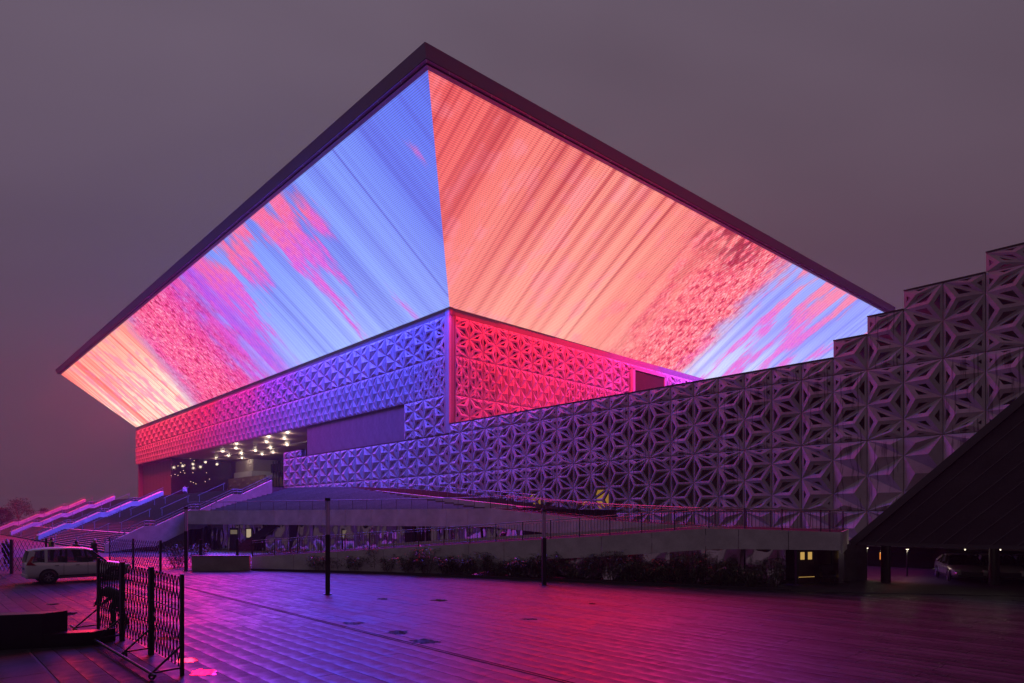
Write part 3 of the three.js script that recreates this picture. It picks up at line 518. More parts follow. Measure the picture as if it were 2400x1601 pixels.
{
  const lows = [2.55, 2.53, 2.5, 2.5];
  fasciaRun(terrace, T, lows, 2.6, M.cladding);
  wpart(terrace, 'deck', polyPrism([...T.map(p => [p.x, p.z]), [AC(-34, 0, -33).x, AC(-34, 0, -33).z], [AC(-34, 0, -44.5).x, AC(-34, 0, -44.5).z], [AC(-68, 0, -44.5).x, AC(-68, 0, -44.5).z], [AC(-68.0, 0, -20.5).x, AC(-68.0, 0, -20.5).z]], 2.9, TY - 0.03), M.deck);
  // glass balustrade, pane by pane
  for (let i = 0; i + 1 < T.length; i++) { const L = T[i].distanceTo(T[i + 1]), n = Math.round(L / 1.6); for (let k = 0; k < n; k++) { const p = T[i].clone().lerp(T[i + 1], (k + 0.03) / n), q = T[i].clone().lerp(T[i + 1], (k + 0.97) / n); wpart(terrace, 'glass_pane', tris(quad(p.clone().add(V(0, 0.04, -0.15)), q.clone().add(V(0, 0.04, -0.15)), q.clone().add(V(0, 0.78, -0.15)), p.clone().add(V(0, 0.78, -0.15)))), M.glass); wpart(terrace, 'pane_post', bar(p.clone().add(V(0, 0, -0.2)), p.clone().add(V(0, 0.8, -0.2)), 0.02, 6), M.darkSteel); } }
  wpart(terrace, 'handrail', merge([0, 1, 2].map(i => bar(T[i].clone().add(V(0, 0.82, -0.15)), T[i + 1].clone().add(V(0, 0.82, -0.15)), 0.04, 8))), M.steel);
  // slanted dark props below
  for (const [u, z, du] of [[560, 62, 90], [690, 61, 0], [960, 55, 0], [1240, 48, 0]]) { const p = fr(u, z, 0), q = fr(u + du, z - 0.5, 2.6); wpart(terrace, 'support_column', sqbar(p, q, 0.9, 0.7), M.black); }
}
const RZ = [[590, 39.7, 0.78], [900, 37.4, 1.39], [1099, 35.6, 1.76], [1270, 33.8, 2.06], [1410, 32.4, 2.27], [1654, 30.5, 2.69], [1731, 30, 2.68], [1971, 28.4, 2.55]];
const lowerRamp = thing('lower_ramp', 'lower pedestrian ramp with grey fascia panels climbing above the hedge', 'ramp', fr(590, 39.7, 0));
const upperRamp = thing('upper_ramp', 'upper pedestrian ramp sloping down from the terrace behind the lower ramp', 'ramp', T[3].clone().setY(0));
{
  const F = RZ.map(([u, z, y]) => fr(u, z, y)), lowY = [0, 0, 0.02, 1.0, 1.22, 1.68, 1.73, 1.75];
  fasciaRun(lowerRamp, F, lowY, 2.75, M.cladding);
  const back = F.map(p => p.clone().add(V(-0.7, 0, -1.9)));
  slab(lowerRamp, 'deck', F.map(p => p.clone().add(V(0, -0.03, -0.01))), back, 0.25, M.deck);
  balustrade(lowerRamp, F.map(p => p.clone().add(V(-0.02, 0, -0.12))), 0.98, 0.16);
  // kerb of the far side of the ramp
  const bk = back.slice(1, 6); for (let i = 0; i + 1 < bk.length; i++) wpart(lowerRamp, 'far_kerb', sqbar(bk[i].clone().add(V(0, 0.08, 0)), bk[i + 1].clone().add(V(0, 0.08, 0)), 0.12, 0.2), M.cladding);
  // landing at the near end
  const L0 = F[5], L1 = F[6], L2 = F[7]; const far = [L0, L1, L2].map(p => p.clone().add(V(3.4, 0, -6.0)));
  slab(lowerRamp, 'landing', [L0, L1, L2].map(p => p.clone().add(V(0, -0.035, -0.02))), far, 0.3, M.deck);
  const e0 = L2.clone().add(V(0.0, 0, 0)), e1 = L2.clone().add(V(3.2, 0, -5.6));
  balustrade(lowerRamp, [e0.clone().add(V(-0.3, 0, -0.4)), e1], 0.98, 0.45);
  wpart(lowerRamp, 'end_fascia', hexa([e0, e0.clone().add(V(0.07, 0, 0)), e1.clone().add(V(0.07, 0, 0)), e1].map(p => p.clone().setY(1.62)), [e0, e0.clone().add(V(0.07, 0, 0)), e1.clone().add(V(0.07, 0, 0)), e1].map(p => p.clone().setY(2.57))), M.cladding);
  const U = [T[3], fr(1244, 44.6, 3.54), fr(1385, 40.5, 3.1), fr(1641, 35.2, 2.72), fr(1760, 34.2, 2.66)];
  fasciaRun(upperRamp, U, [2.5, 2.25, 1.9, 1.6, 1.6], 2.6, M.cladding);
  const ub = U.map(p => p.clone().add(V(1.2, 0, -1.9)));
  slab(upperRamp, 'deck', U.map(p => p.clone().add(V(0, -0.03, -0.01))), ub, 0.25, M.deck);
  balustrade(upperRamp, U.map(p => p.clone().add(V(0, 0, -0.12))), 0.98, 0.16);
  balustrade(upperRamp, [...ub.slice(0, 4), fr(1800, 35.5, 2.6), fr(1960, 34, 2.6)], 1.0, 0.5);
}

// mirror-polished, hand-hammered wall panels under the terrace and under the ramp
function wavyPanel(w, h, k) {
  const N = 22, R = 10, g = new THREE.PlaneGeometry(w - 0.03, h, N, R), p = g.attributes.position;
  for (let i = 0; i < p.count; i++) { const x = p.getX(i), y = p.getY(i); p.setZ(i, 0.42 * (fbm(x * 1.1 + k * 3.1, y * 0.16 + k, 3) - 0.5) + 0.12 * (fbm(x * 1.1 + k * 1.7, y * 0.9 + k, 2) - 0.5)); }
  g.computeVertexNormals(); g.translate(0, h / 2, 0); return g;
}
function mirrorWall(name, label, pts, yTop, size) {
  const bld = thing(name, label, 'wall', pts[0].clone().setY(0)); let k = 0;
  for (let i = 0; i + 1 < pts.length; i++) { const d = pts[i + 1].clone().sub(pts[i]).setY(0), L = d.length(), n = Math.round(L / size), ang = Math.atan2(-d.z, d.x);
    for (let j = 0; j < n; j++) { const f = (j + 0.5) / n, p = pts[i].clone().lerp(pts[i + 1], f); const o = part(bld, 'mirror_panel', wavyPanel(L / n, lerp(yTop[i], yTop[i + 1], f), ++k), M.mirror); o.position.set(p.x - bld.position.x, 0, p.z - bld.position.z); o.rotation.y = ang; } 
    const bk = wpart(bld, 'backing', hexa([pts[i], pts[i + 1], pts[i + 1].clone().add(V(0, 0, -0.2)), pts[i].clone().add(V(0, 0, -0.2))].map(q => q.clone().add(V(0, 0, -0.3)).setY(0)), [[pts[i], 0], [pts[i + 1], 0], [pts[i + 1], -0.2], [pts[i], -0.2]].map(([q, dz], m) => q.clone().add(V(0, 0, dz - 0.3)).setY(yTop[m === 0 || m === 3 ? i : i + 1]))), M.black); }
}
mirrorWall('mirror_wall', 'rippled mirror-polished wall set back in shadow under the terrace', [fr(430, 66, 0), fr(1000, 55, 0), fr(1500, 43, 0)], [2.6, 2.5, 2.0], 1.5);
mirrorWall('mirror_wall', 'rippled mirror-polished wall behind the hedge under the ramp', [fr(1120, 36.2, 0), fr(1410, 33.2, 0), fr(1654, 31.3, 0), fr(1842, 30.2, 0)], [1.0, 1.45, 1.78, 1.74], 1.9);

for (const [u, v, w, h, l] of [[583, 1250, 0.4, 0.8, 'narrow lit doorway in the shadow under the terrace'], [808, 1252, 0.4, 0.7, 'dim lit doorway between mirror panels under the terrace'], [548, 1247, 0.6, 0.4, 'small lit kiosk window under the terrace corner']]) { const z = u < 700 ? 61.5 : 58.2, p = atZ(u, v, z), g = thing('lit_doorway', l, 'doorway', V(p.x, 0, p.z), 0.2); part(g, 'door_frame', box(w + 0.2, 2.2, 0.1, 0, 1.1, -0.06), M.black); part(g, 'lit_pane', box(w, h, 0.04, 0, p.y, 0.02), mat(0.1, 0.09, 0.07, { emissive: lin(1, 0.78, 0.5), emissiveIntensity: u < 600 && w < 0.5 ? 0.4 : 0.12 })); }

const forecourt = thing('forecourt', null, null, null, 0, null, 'structure');
{ const near = [[470, 43], [900, 40.2], [1270, 36.6], [1500, 34.4]].map(([u, z]) => fr(u, z, 0)), far = [fr(1500, 42.6, 0), fr(1000, 54.6, 0), fr(430, 65.6, 0)]; part(forecourt, 'paving_sheet', polyPrism([...near, ...far].map(p => [p.x, p.z]), -0.026, 0.01), M.paleStone); }

// ---------------------------------------------------------------- service entrance under the landing
{
  const p = fr(1910, 31.6, 0), d = thing('service_door', 'brown double door with two small lit windows under the ramp landing', 'door', p, 0.33);
  part(d, 'door_leaf', rbox(1.0, 1.7, 0.06, 0.01, -0.55, 0.86, 0), M.timber); part(d, 'door_leaf', rbox(1.0, 1.7, 0.06, 0.01, 0.47, 0.86, 0), M.timber);
  part(d, 'door_frame', merge([box(0.12, 1.8, 0.14, -1.12, 0.9, 0), box(0.12, 1.8, 0.14, 1.04, 0.9, 0), box(2.28, 0.1, 0.14, -0.04, 1.79, 0)]), M.darkSteel);
  for (const x of [-0.80, -0.34]) part(d, 'lit_window', box(0.23, 0.36, 0.03, x, 1.33, 0.035), M.warm);
  part(d, 'threshold_light', box(0.95, 0.02, 0.02, -0.55, 0.3, 0.045), M.warm);
  part(d, 'side_wall', box(2.4, 1.85, 0.1, 2.3, 0.925, -0.2), M.stone);
  const c = thing('pillar', 'square mirror-clad pillar at the end of the ramp landing', 'pillar', fr(1966, 31.2, 0), 0.3);
  part(c, 'shaft', rbox(0.34, 1.62, 0.34, 0.02, 0, 0.81, 0), mat(0.4, 0.4, 0.42, { roughness: 0.2, metalness: 1 })); part(c, 'base_plate', box(0.42, 0.05, 0.42, 0, 0.025, 0), M.darkSteel);
  const s = thing('chair', 'empty black armchair against the dark wall beside the service door', 'chair', fr(1940, 30.9, 0), -0.2);
  part(s, 'seat', rbox(0.6, 0.14, 0.55, 0.04, 0, 0.4, 0), M.black); part(s, 'backrest', rbox(0.6, 0.5, 0.12, 0.04, 0, 0.7, -0.25), M.black);
  for (const x of [-0.3, 0.3]) part(s, 'armrest', rbox(0.08, 0.26, 0.5, 0.03, x, 0.53, 0), M.black);
  for (const x of [-0.25, 0.25]) for (const z of [-0.22, 0.22]) part(s, 'leg', box(0.05, 0.34, 0.05, x, 0.17, z), M.black);
  // wall that closes the recess
  const wl = thing('recess_wall', 'plain stone wall closing the recess behind the service door', 'wall', fr(1850, 32.3, 0), 0.33); part(wl, 'wall_slab', box(5, 2.2, 0.15, 1.6, 1.1, -0.35), M.stone); part(wl, 'skirting', box(5, 0.12, 0.05, 1.6, 0.06, -0.24), M.darkSteel);
}

// ---------------------------------------------------------------- big dark canopy beside the wing
{
  const B0 = atZ(2003, 1274, 29.2), B1 = atZ(2470, 1284, 24.5); B1.y = B0.y;
  const rise = V(E1.x * 0.731, 0.682, E1.z * 0.731), across = B1.clone().sub(B0);
  const cp = thing('canopy', 'large dark slanted canopy with parallel seams over the car park', 'canopy', V(B0.x, 0, B0.z));
  const n = 9, len = 24;
  const up = new THREE.Vector3().crossVectors(across, rise).normalize(); if (up.y < 0) up.negate();
  for (let i = 0; i < n; i++) { const f0 = i === 0 ? 0 : (i * 1.35 - 0.1) / n / 1.25, f1 = (i * 1.35 + 1.25) / n / 1.25; const a = B0.clone().addScaledVector(across, f0 + 0.004), b = B0.clone().addScaledVector(across, f1 - 0.004); const c = b.clone().addScaledVector(rise, len), d = a.clone().addScaledVector(rise, len);
    wpart(cp, 'soffit_panel', hexa([a, b, c, d], [a, b, c, d].map(p => p.clone().addScaledVector(up, 0.12))), M.canopy); }
  for (let i = 1; i < n; i++) { const f = (i * 1.35 - 0.1) / n / 1.25, a = B0.clone().addScaledVector(across, f).addScaledVector(up, -0.02); wpart(cp, 'seam_strip', sqbar(a, a.clone().addScaledVector(rise, len), 0.05, 0.03), mat(0.09, 0.085, 0.09, { roughness: 0.5 })); }
  wpart(cp, 'edge_beam', merge([sqbar(B0.clone().addScaledVector(across, -0.012).add(V(0, 0, 0)), B0.clone().addScaledVector(across, -0.012).addScaledVector(rise, len), 0.35, 0.3)]), mat(0.05, 0.045, 0.05, { roughness: 0.6 }));
  wpart(cp, 'bottom_beam', sqbar(B0.clone().addScaledVector(across, -0.02), B1.clone().addScaledVector(across, 0.3), 0.16, 0.14), mat(0.05, 0.048, 0.05, { roughness: 0.6 }));
  wpart(cp, 'top_skin', hexa([B0, B0.clone().addScaledVector(across, 1.2), B0.clone().addScaledVector(across, 1.2).addScaledVector(rise, len), B0.clone().addScaledVector(rise, len)].map(p => p.clone().addScaledVector(up, 0.14)), [B0, B0.clone().addScaledVector(across, 1.2), B0.clone().addScaledVector(across, 1.2).addScaledVector(rise, len), B0.clone().addScaledVector(rise, len)].map(p => p.clone().addScaledVector(up, 0.3))), M.canopy);
  const q0 = B0.clone().addScaledVector(across, -0.01), q1 = B0.clone().addScaledVector(across, 1.4), bk0 = AC(-13, B0.y, -45.4), bk1 = AC(6, B0.y, -45.4);
  wpart(cp, 'deck_slab', hexa([q0, q1, bk1, bk0], [q0, q1, bk1, bk0].map(p => p.clone().add(V(0, 0.28, 0)))), M.canopy);
  for (const [u, z] of [[2076, 31.5], [2330, 30.5]]) wpart(cp, 'support_post', bar(fr(u, z, 0), fr(u, z, 2.0), 0.22, 14), M.black);
}

// ---------------------------------------------------------------- lamp columns
function lampColumn(u, v, top, label) {
  const p = gnd(u, v), z = -p.z, H = EYE + (HY - top) / FX * z;
  const g = thing('lamp_column', label, 'lamp column', p, 0.3, 'lamp columns on the plaza');
  const hl = H * 0.62;
  part(g, 'lower_post', rbox(0.19, hl, 0.19, 0.015, 0, hl / 2, 0), M.blackPaint); part(g, 'base_plate', box(0.34, 0.03, 0.34, 0, 0.015, 0), M.darkSteel);
  part(g, 'diffuser_tube', cyl(0.085, 0.085, H - hl - 0.12, 0, hl, 0, 20), M.acrylic);
  for (const [x, zz] of [[0.07, 0.07], [-0.07, 0.07], [0.07, -0.07], [-0.07, -0.07]]) part(g, 'corner_rod', cyl(0.012, 0.012, H - hl - 0.1, x, hl, zz, 8), M.steel);
  part(g, 'inner_rod', cyl(0.02, 0.02, H - hl - 0.1, 0, hl, 0, 8), M.steel);
  part(g, 'cap', rbox(0.22, 0.12, 0.22, 0.01, 0, H - 0.06, 0), M.blackPaint);
}
lampColumn(768, 1393, 1167, 'unlit square lamp column standing in the open plaza near the hedge'); lampColumn(1275, 1371, 1193, 'unlit square lamp column in front of the bamboo hedge and ramp'); lampColumn(436, 1337.5, 1188, 'unlit square lamp column beside the low planter wall and stair foot');

// ---------------------------------------------------------------- folding barriers
function barrier(label, pts, H, cells, feet) {
  const g = thing('folding_barrier', label, 'barrier', pts[0].clone().setY(0)); const o0 = g.position;
  const loc = p => p.clone().sub(o0);
  const post = box(0.1, H, 0.06, 0, H / 2, 0), post2 = box(0.16, H, 0.09, 0, H / 2, 0);
  for (let i = 0; i < pts.length; i++) { const o = part(g, 'post', i === 0 || i === pts.length - 1 ? post : post2, M.blackPaint); o.position.copy(loc(pts[i])); const n = i ? pts[i].clone().sub(pts[i - 1]) : pts[1].clone().sub(pts[0]); o.rotation.y = Math.atan2(-n.z, n.x); }
  for (let i = 0; i + 1 < pts.length; i++) {
    const a = loc(pts[i]), b = loc(pts[i + 1]), L = a.distanceTo(b), dir = b.clone().sub(a).normalize(), cw = L / cells, side = V(-dir.z, 0, dir.x);
    const ang = Math.atan2(-dir.z, dir.x), rows = feet ? 3 : 4, y0 = 0.14, hh = (H - 0.2) / rows;
    // each lath of the scissor lattice crosses the whole height in a zigzag of straight pieces
    const slope = Math.hypot(cw, hh), gl = box(0.022, slope * rows * 0 + slope, 0.006);
    for (let k = 0; k < cells; k++) for (const s of [1, -1]) {
      const list = [];
      for (let r = 0; r < rows; r++) { const x0 = (r % 2 === 0 ? s > 0 : s < 0) ? k * cw : (k + 1) * cw, x1 = (r % 2 === 0 ? s > 0 : s < 0) ? (k + 1) * cw : k * cw; const p = a.clone().addScaledVector(dir, x0).addScaledVector(side, s * 0.008).setY(y0 + r * hh), q = a.clone().addScaledVector(dir, x1).addScaledVector(side, s * 0.008).setY(y0 + (r + 1) * hh); list.push(sqbar(p, q, feet ? 0.02 : 0.03, 0.008)); }
      part(g, 'lath', merge(list), M.blackPaint);
    }
    if (feet) for (const y of [0.32, 0.62, 0.8]) { const list = []; for (let k = 0; k < cells; k++) { const p = a.clone().addScaledVector(dir, (k + 0.5) * cw).setY(y0 + (H - 0.2) * y); list.push(bar(p.clone().addScaledVector(side, -0.03), p.clone().addScaledVector(side, 0.03), 0.012, 6)); } part(g, 'rivet_row', merge(list), M.darkSteel); }
  }
  if (feet) {
    // base rail with braces and castors
    const a = loc(pts[0]), b = loc(pts[pts.length - 1]), dir = b.clone().sub(a).normalize(), side = V(-dir.z, 0, dir.x); if (side.z < 0) side.negate();
    const out = side.clone().multiplyScalar(0.55);
    part(g, 'base_rail', bar(a.clone().add(out).addScaledVector(dir, -0.6).setY(0.12), b.clone().add(out).addScaledVector(dir, 0.2).setY(0.12), 0.03, 8), mat(0.06, 0.06, 0.06, { roughness: 0.4, metalness: 0.5 }));
    for (let i = 0; i < pts.length; i++) { const p = loc(pts[i]);
      for (const s of [1]) { const foot = p.clone().addScaledVector(side, 0.55 * s).setY(0.14); const br = part(g, 'brace', merge([sqbar(p.clone().setY(0.62), foot, 0.035, 0.035), sqbar(p.clone().setY(0.16), foot, 0.035, 0.035)]), M.darkSteel);
        const w = new THREE.TorusGeometry(0.05, 0.025, 8, 16); w.translate(foot.x, 0.075, foot.z); part(br, 'castor', w, M.black); part(br, 'castor_fork', box(0.05, 0.08, 0.05, foot.x, 0.12, foot.z), M.darkSteel); } }
  }
}
const bp = (u, top, H) => { const z = (EYE - H) * FX / (top - HY); return V((u - CX) / FX * z, 0, -z); };
barrier('black folding lattice barrier on castors, near the wet paving and granite plinth', [bp(230, 1308, 2.05), bp(286, 1317, 2.05), bp(354, 1328.5, 2.05), bp(426.5, 1346, 2.05)], 2.05, 10, true);
barrier('long black folding lattice barrier between the white car and the planter', [fr(257, 45, 0), fr(312, 41, 0), fr(376, 38.2, 0), fr(470, 39.6, 0), fr(556, 40.5, 0), fr(592, 40.8, 0)], 1.85, 12, false);
barrier('black folding lattice barrier behind the tail of the white car', [fr(-60, 37, 0), fr(27, 36.5, 0), fr(108, 38, 0)], 1.95, 9, false);

// ---------------------------------------------------------------- black granite plinth and planter wall
{
  const a0 = gnd(-60, 1527), a1 = gnd(98, 1519), a2 = gnd(216, 1512);
  const pl = thing('granite_plinth', 'black polished granite plinth with a lower step beside the barrier', 'plinth', a0.clone());
  const bk = V(0.25, 0, -0.55), f = (p, q, h) => hexa([p, q, q.clone().add(bk), p.clone().add(bk)].map(v => v.clone().setY(0)), [p, q, q.clone().add(bk), p.clone().add(bk)].map(v => v.clone().setY(h)));
  wpart(pl, 'high_block', f(a0, a1, 0.84), M.granite); wpart(pl, 'low_block', f(a1.clone().add(V(0.006, 0, 0)), a2, 0.33), M.granite);
  const w0 = gnd(449, 1338), w1 = gnd(584, 1337.5), pw = thing('planter_wall', 'low rendered planter wall at the foot of the ramp', 'planter', w0.clone());
  wpart(pw, 'front_wall', hexa([w0, w1, w1.clone().add(V(0, 0, -0.25)), w0.clone().add(V(0, 0, -0.25))], [w0, w1, w1.clone().add(V(0, 0, -0.25)), w0.clone().add(V(0, 0, -0.25))].map(p => p.clone().setY(0.86))), mat(0.42, 0.38, 0.33, { map: concreteTex, roughness: 0.8 }));
  wpart(pw, 'coping', hexa([w0, w1, w1, w0].map((p, i) => p.clone().add(V(0, 0.862, i < 2 ? 0.03 : -0.3))), [w0, w1, w1, w0].map((p, i) => p.clone().add(V(0, 0.9, i < 2 ? 0.03 : -0.3)))), M.stone);
}

// ---------------------------------------------------------------- planting
const bed = thing('planting_bed', null, null, null, 0, null, 'structure');
{ const f = BAND.slice(1, 6), list = [], kb = []; for (let i = 0; i + 1 < f.length; i++) { const p = f[i], q = f[i + 1], d = V(0.35, 0, -1.05); list.push(hexa([p, q, q.clone().add(d), p.clone().add(d)].map(v => v.clone().setY(-0.02)), [p, q, q.clone().add(d), p.clone().add(d)].map(v => v.clone().setY(0.05)))); kb.push(sqbar(p.clone().setY(0.05), q.clone().setY(0.05), 0.12, 0.14)); } part(bed, 'soil', merge(list), M.soil); part(bed, 'kerb', merge(kb), M.black); }
const leafMats = [mat(0.05, 0.08, 0.028, { roughness: 0.5 }), mat(0.062, 0.085, 0.03, { roughness: 0.5 })];
function bambooGeo(k, H, spread, nStem, nLeaf) {
  seed = 100 + k * 37; const stems = [], leaves = [];
  for (let s = 0; s < nStem; s++) {
    const a = rr(0, 6.28), r = rr(0.05, spread * 0.5), base = V(Math.cos(a) * r * 0.6, 0, Math.sin(a) * r * 0.5), h = H * rr(0.7, 1), top = base.clone().add(V(Math.cos(a) * r * rr(0.4, 1.2), h, Math.sin(a) * r));
    stems.push(bar(base, top, 0.012, 5, 0.006));
    for (let i = 0; i < nLeaf; i++) {
      const f = Math.pow(rr(0.08, 1), 0.7), p = base.clone().lerp(top, f), az = rr(0, 6.28), L = rr(0.12, 0.26), w = rr(0.014, 0.03), dr = rr(-0.75, 0.35);
      const off = rr(0, 0.16), d = V(Math.cos(az), dr, Math.sin(az)).normalize(), sd = V(-Math.sin(az), 0, Math.cos(az));
      const q = p.clone().addScaledVector(V(Math.cos(az), 0.2, Math.sin(az)), off), m = q.clone().addScaledVector(d, L * 0.45), e = q.clone().addScaledVector(d, L).add(V(0, -0.03, 0));
      leaves.push([q, m.clone().addScaledVector(sd, w), e], [q, e, m.clone().addScaledVector(sd, -w)]);
    }
  }
  return [merge(stems), tris(leaves)];
}
{
  const kinds = [0, 1, 2, 3].map(k => bambooGeo(k, [1.25, 1.05, 1.4, 0.95][k], [1.1, 1.2, 0.9, 1.1][k], [14, 15, 11, 14][k], 52));
  const us = []; for (let u = 745; u < 1850;) { us.push(u); u += 26 + 22 * hash2(Math.round(u), 3) + (u - 745) * 0.006; }
  us.forEach((u, i) => {
    const x0 = gnd(u, table([[590, 1337], [900, 1345], [1270, 1361], [1654, 1377], [1850, 1386]], u) - 2.2); const k = Math.floor(hash2(i, 8) * 4), sc = 0.95 + 0.4 * hash2(i, 21);
    const g = thing('bamboo_shrub', 'dark narrow-leaved bamboo shrub in the hedge along the ramp', 'shrub', V(x0.x, 0.04, x0.z - 0.35), hash2(i, 2) * 6.28, 'bamboo hedge along the ramp');
    g.scale.setScalar(sc); part(g, 'stems', kinds[k][0], M.timber); part(g, 'foliage', kinds[k][1], leafMats[i % 2]);
  });
  const kb = bambooGeo(9, 1.5, 1.5, 20, 50);
  for (const [u, v, s, l] of [[412, 1330, 1.0, 'round dark shrub beside the lamp column at the stair foot'], [460, 1327, 1.0, 'dark shrub growing behind the planter wall by the lamp column'], [640, 1331, 0.9, 'low dark shrub between the planter wall and the hedge'], [690, 1333, 0.95, 'low bushy shrub beginning the hedge beside the ramp foot']]) { const p = gnd(u, v); const g = thing('leafy_shrub', l, 'shrub', V(p.x, 0, p.z - 0.4), u); g.scale.setScalar(s); part(g, 'stems', kb[0], M.timber); part(g, 'foliage', kb[1], leafMats[0]); }
}
function tree(p, H, R, k, label) {
  seed = 900 + k * 71; const g = thing('tree', label, 'tree', p, 0, 'trees beyond the staircase');
  part(g, 'trunk', merge([bar(V(0, 0, 0), V(0.1, H * 0.45, 0), 0.22, 8, 0.14), ...[0, 1, 2, 3, 4].map(i => bar(V(0.1, H * (0.35 + 0.02 * i), 0), V(Math.cos(i * 1.26) * R * 0.6, H * rr(0.65, 0.9), Math.sin(i * 1.26) * R * 0.6), 0.09, 6, 0.03))]), M.timber);
  const L = []; for (let c = 0; c < 46; c++) { const t = rr(0, 6.28), f = rr(0.3, 1), rad = R * Math.sqrt(rnd()) * (1 - 0.75 * Math.pow((f - 0.3) / 0.7, 1.6)) + 0.2, cp = V(Math.cos(t) * rad, H * f, Math.sin(t) * rad); for (let i = 0; i < 60; i++) { const d = V(rr(-1, 1), rr(-0.7, 0.7), rr(-1, 1)).multiplyScalar(R * 0.3), q = cp.clone().add(d), a = V(rr(-1, 1), rr(-1, 1), rr(-1, 1)).normalize().multiplyScalar(0.22), b = V(rr(-1, 1), rr(-1, 1), rr(-1, 1)).normalize().multiplyScalar(0.12); L.push([q.clone().sub(a), q.clone().add(b), q.clone().add(a)]); } }
  part(g, 'crown', tris(L), mat(0.018, 0.024, 0.012, { roughness: 0.8 }));
}
tree(fr(42, 158, 0), 7.6, 3.4, 1, 'dark bushy tree standing beyond the red-lit stair parapets'); tree(fr(8, 160, 0), 5.2, 2.6, 2, 'low dark tree beside the bushy tree beyond the stairs'); tree(fr(105, 175, 0), 5.4, 2.2, 3, 'small round tree top peeking over the stair parapet'); tree(fr(-40, 150, 0), 6.4, 3.2, 4, 'dark tree at the foot of the far stair parapet'); 

// ---------------------------------------------------------------- cars
function loft(rings) { const T = []; for (let i = 0; i + 1 < rings.length; i++) for (let j = 0; j + 1 < rings[i].length; j++) T.push(...quad(rings[i][j], rings[i + 1][j], rings[i + 1][j + 1], rings[i][j + 1])); const f = rings[0], l = rings[rings.length - 1]; for (let j = 1; j + 1 < f.length; j++) { T.push([f[0], f[j], f[j + 1]], [l[0], l[j + 1], l[j]]); } return T; }
function smooth(list, crease = 0.6) { // smooth normals across shallow edges
  const g = tris(list), p = g.attributes.position, n = g.attributes.normal, map = new Map(), key = i => `${p.getX(i).toFixed(3)},${p.getY(i).toFixed(3)},${p.getZ(i).toFixed(3)}`;
  for (let i = 0; i < p.count; i++) { const k = key(i); if (!map.has(k)) map.set(k, []); map.get(k).push(i); }
  const out = new Float32Array(n.array.length);
  for (const ids of map.values()) for (const i of ids) { const a = V(n.getX(i), n.getY(i), n.getZ(i)), s = V(0, 0, 0); for (const j of ids) { const b = V(n.getX(j), n.getY(j), n.getZ(j)); if (a.dot(b) > crease) s.add(b); } s.normalize(); out[i * 3] = s.x; out[i * 3 + 1] = s.y; out[i * 3 + 2] = s.z; }
  g.setAttribute('normal', new THREE.BufferAttribute(out, 3)); return g;
}
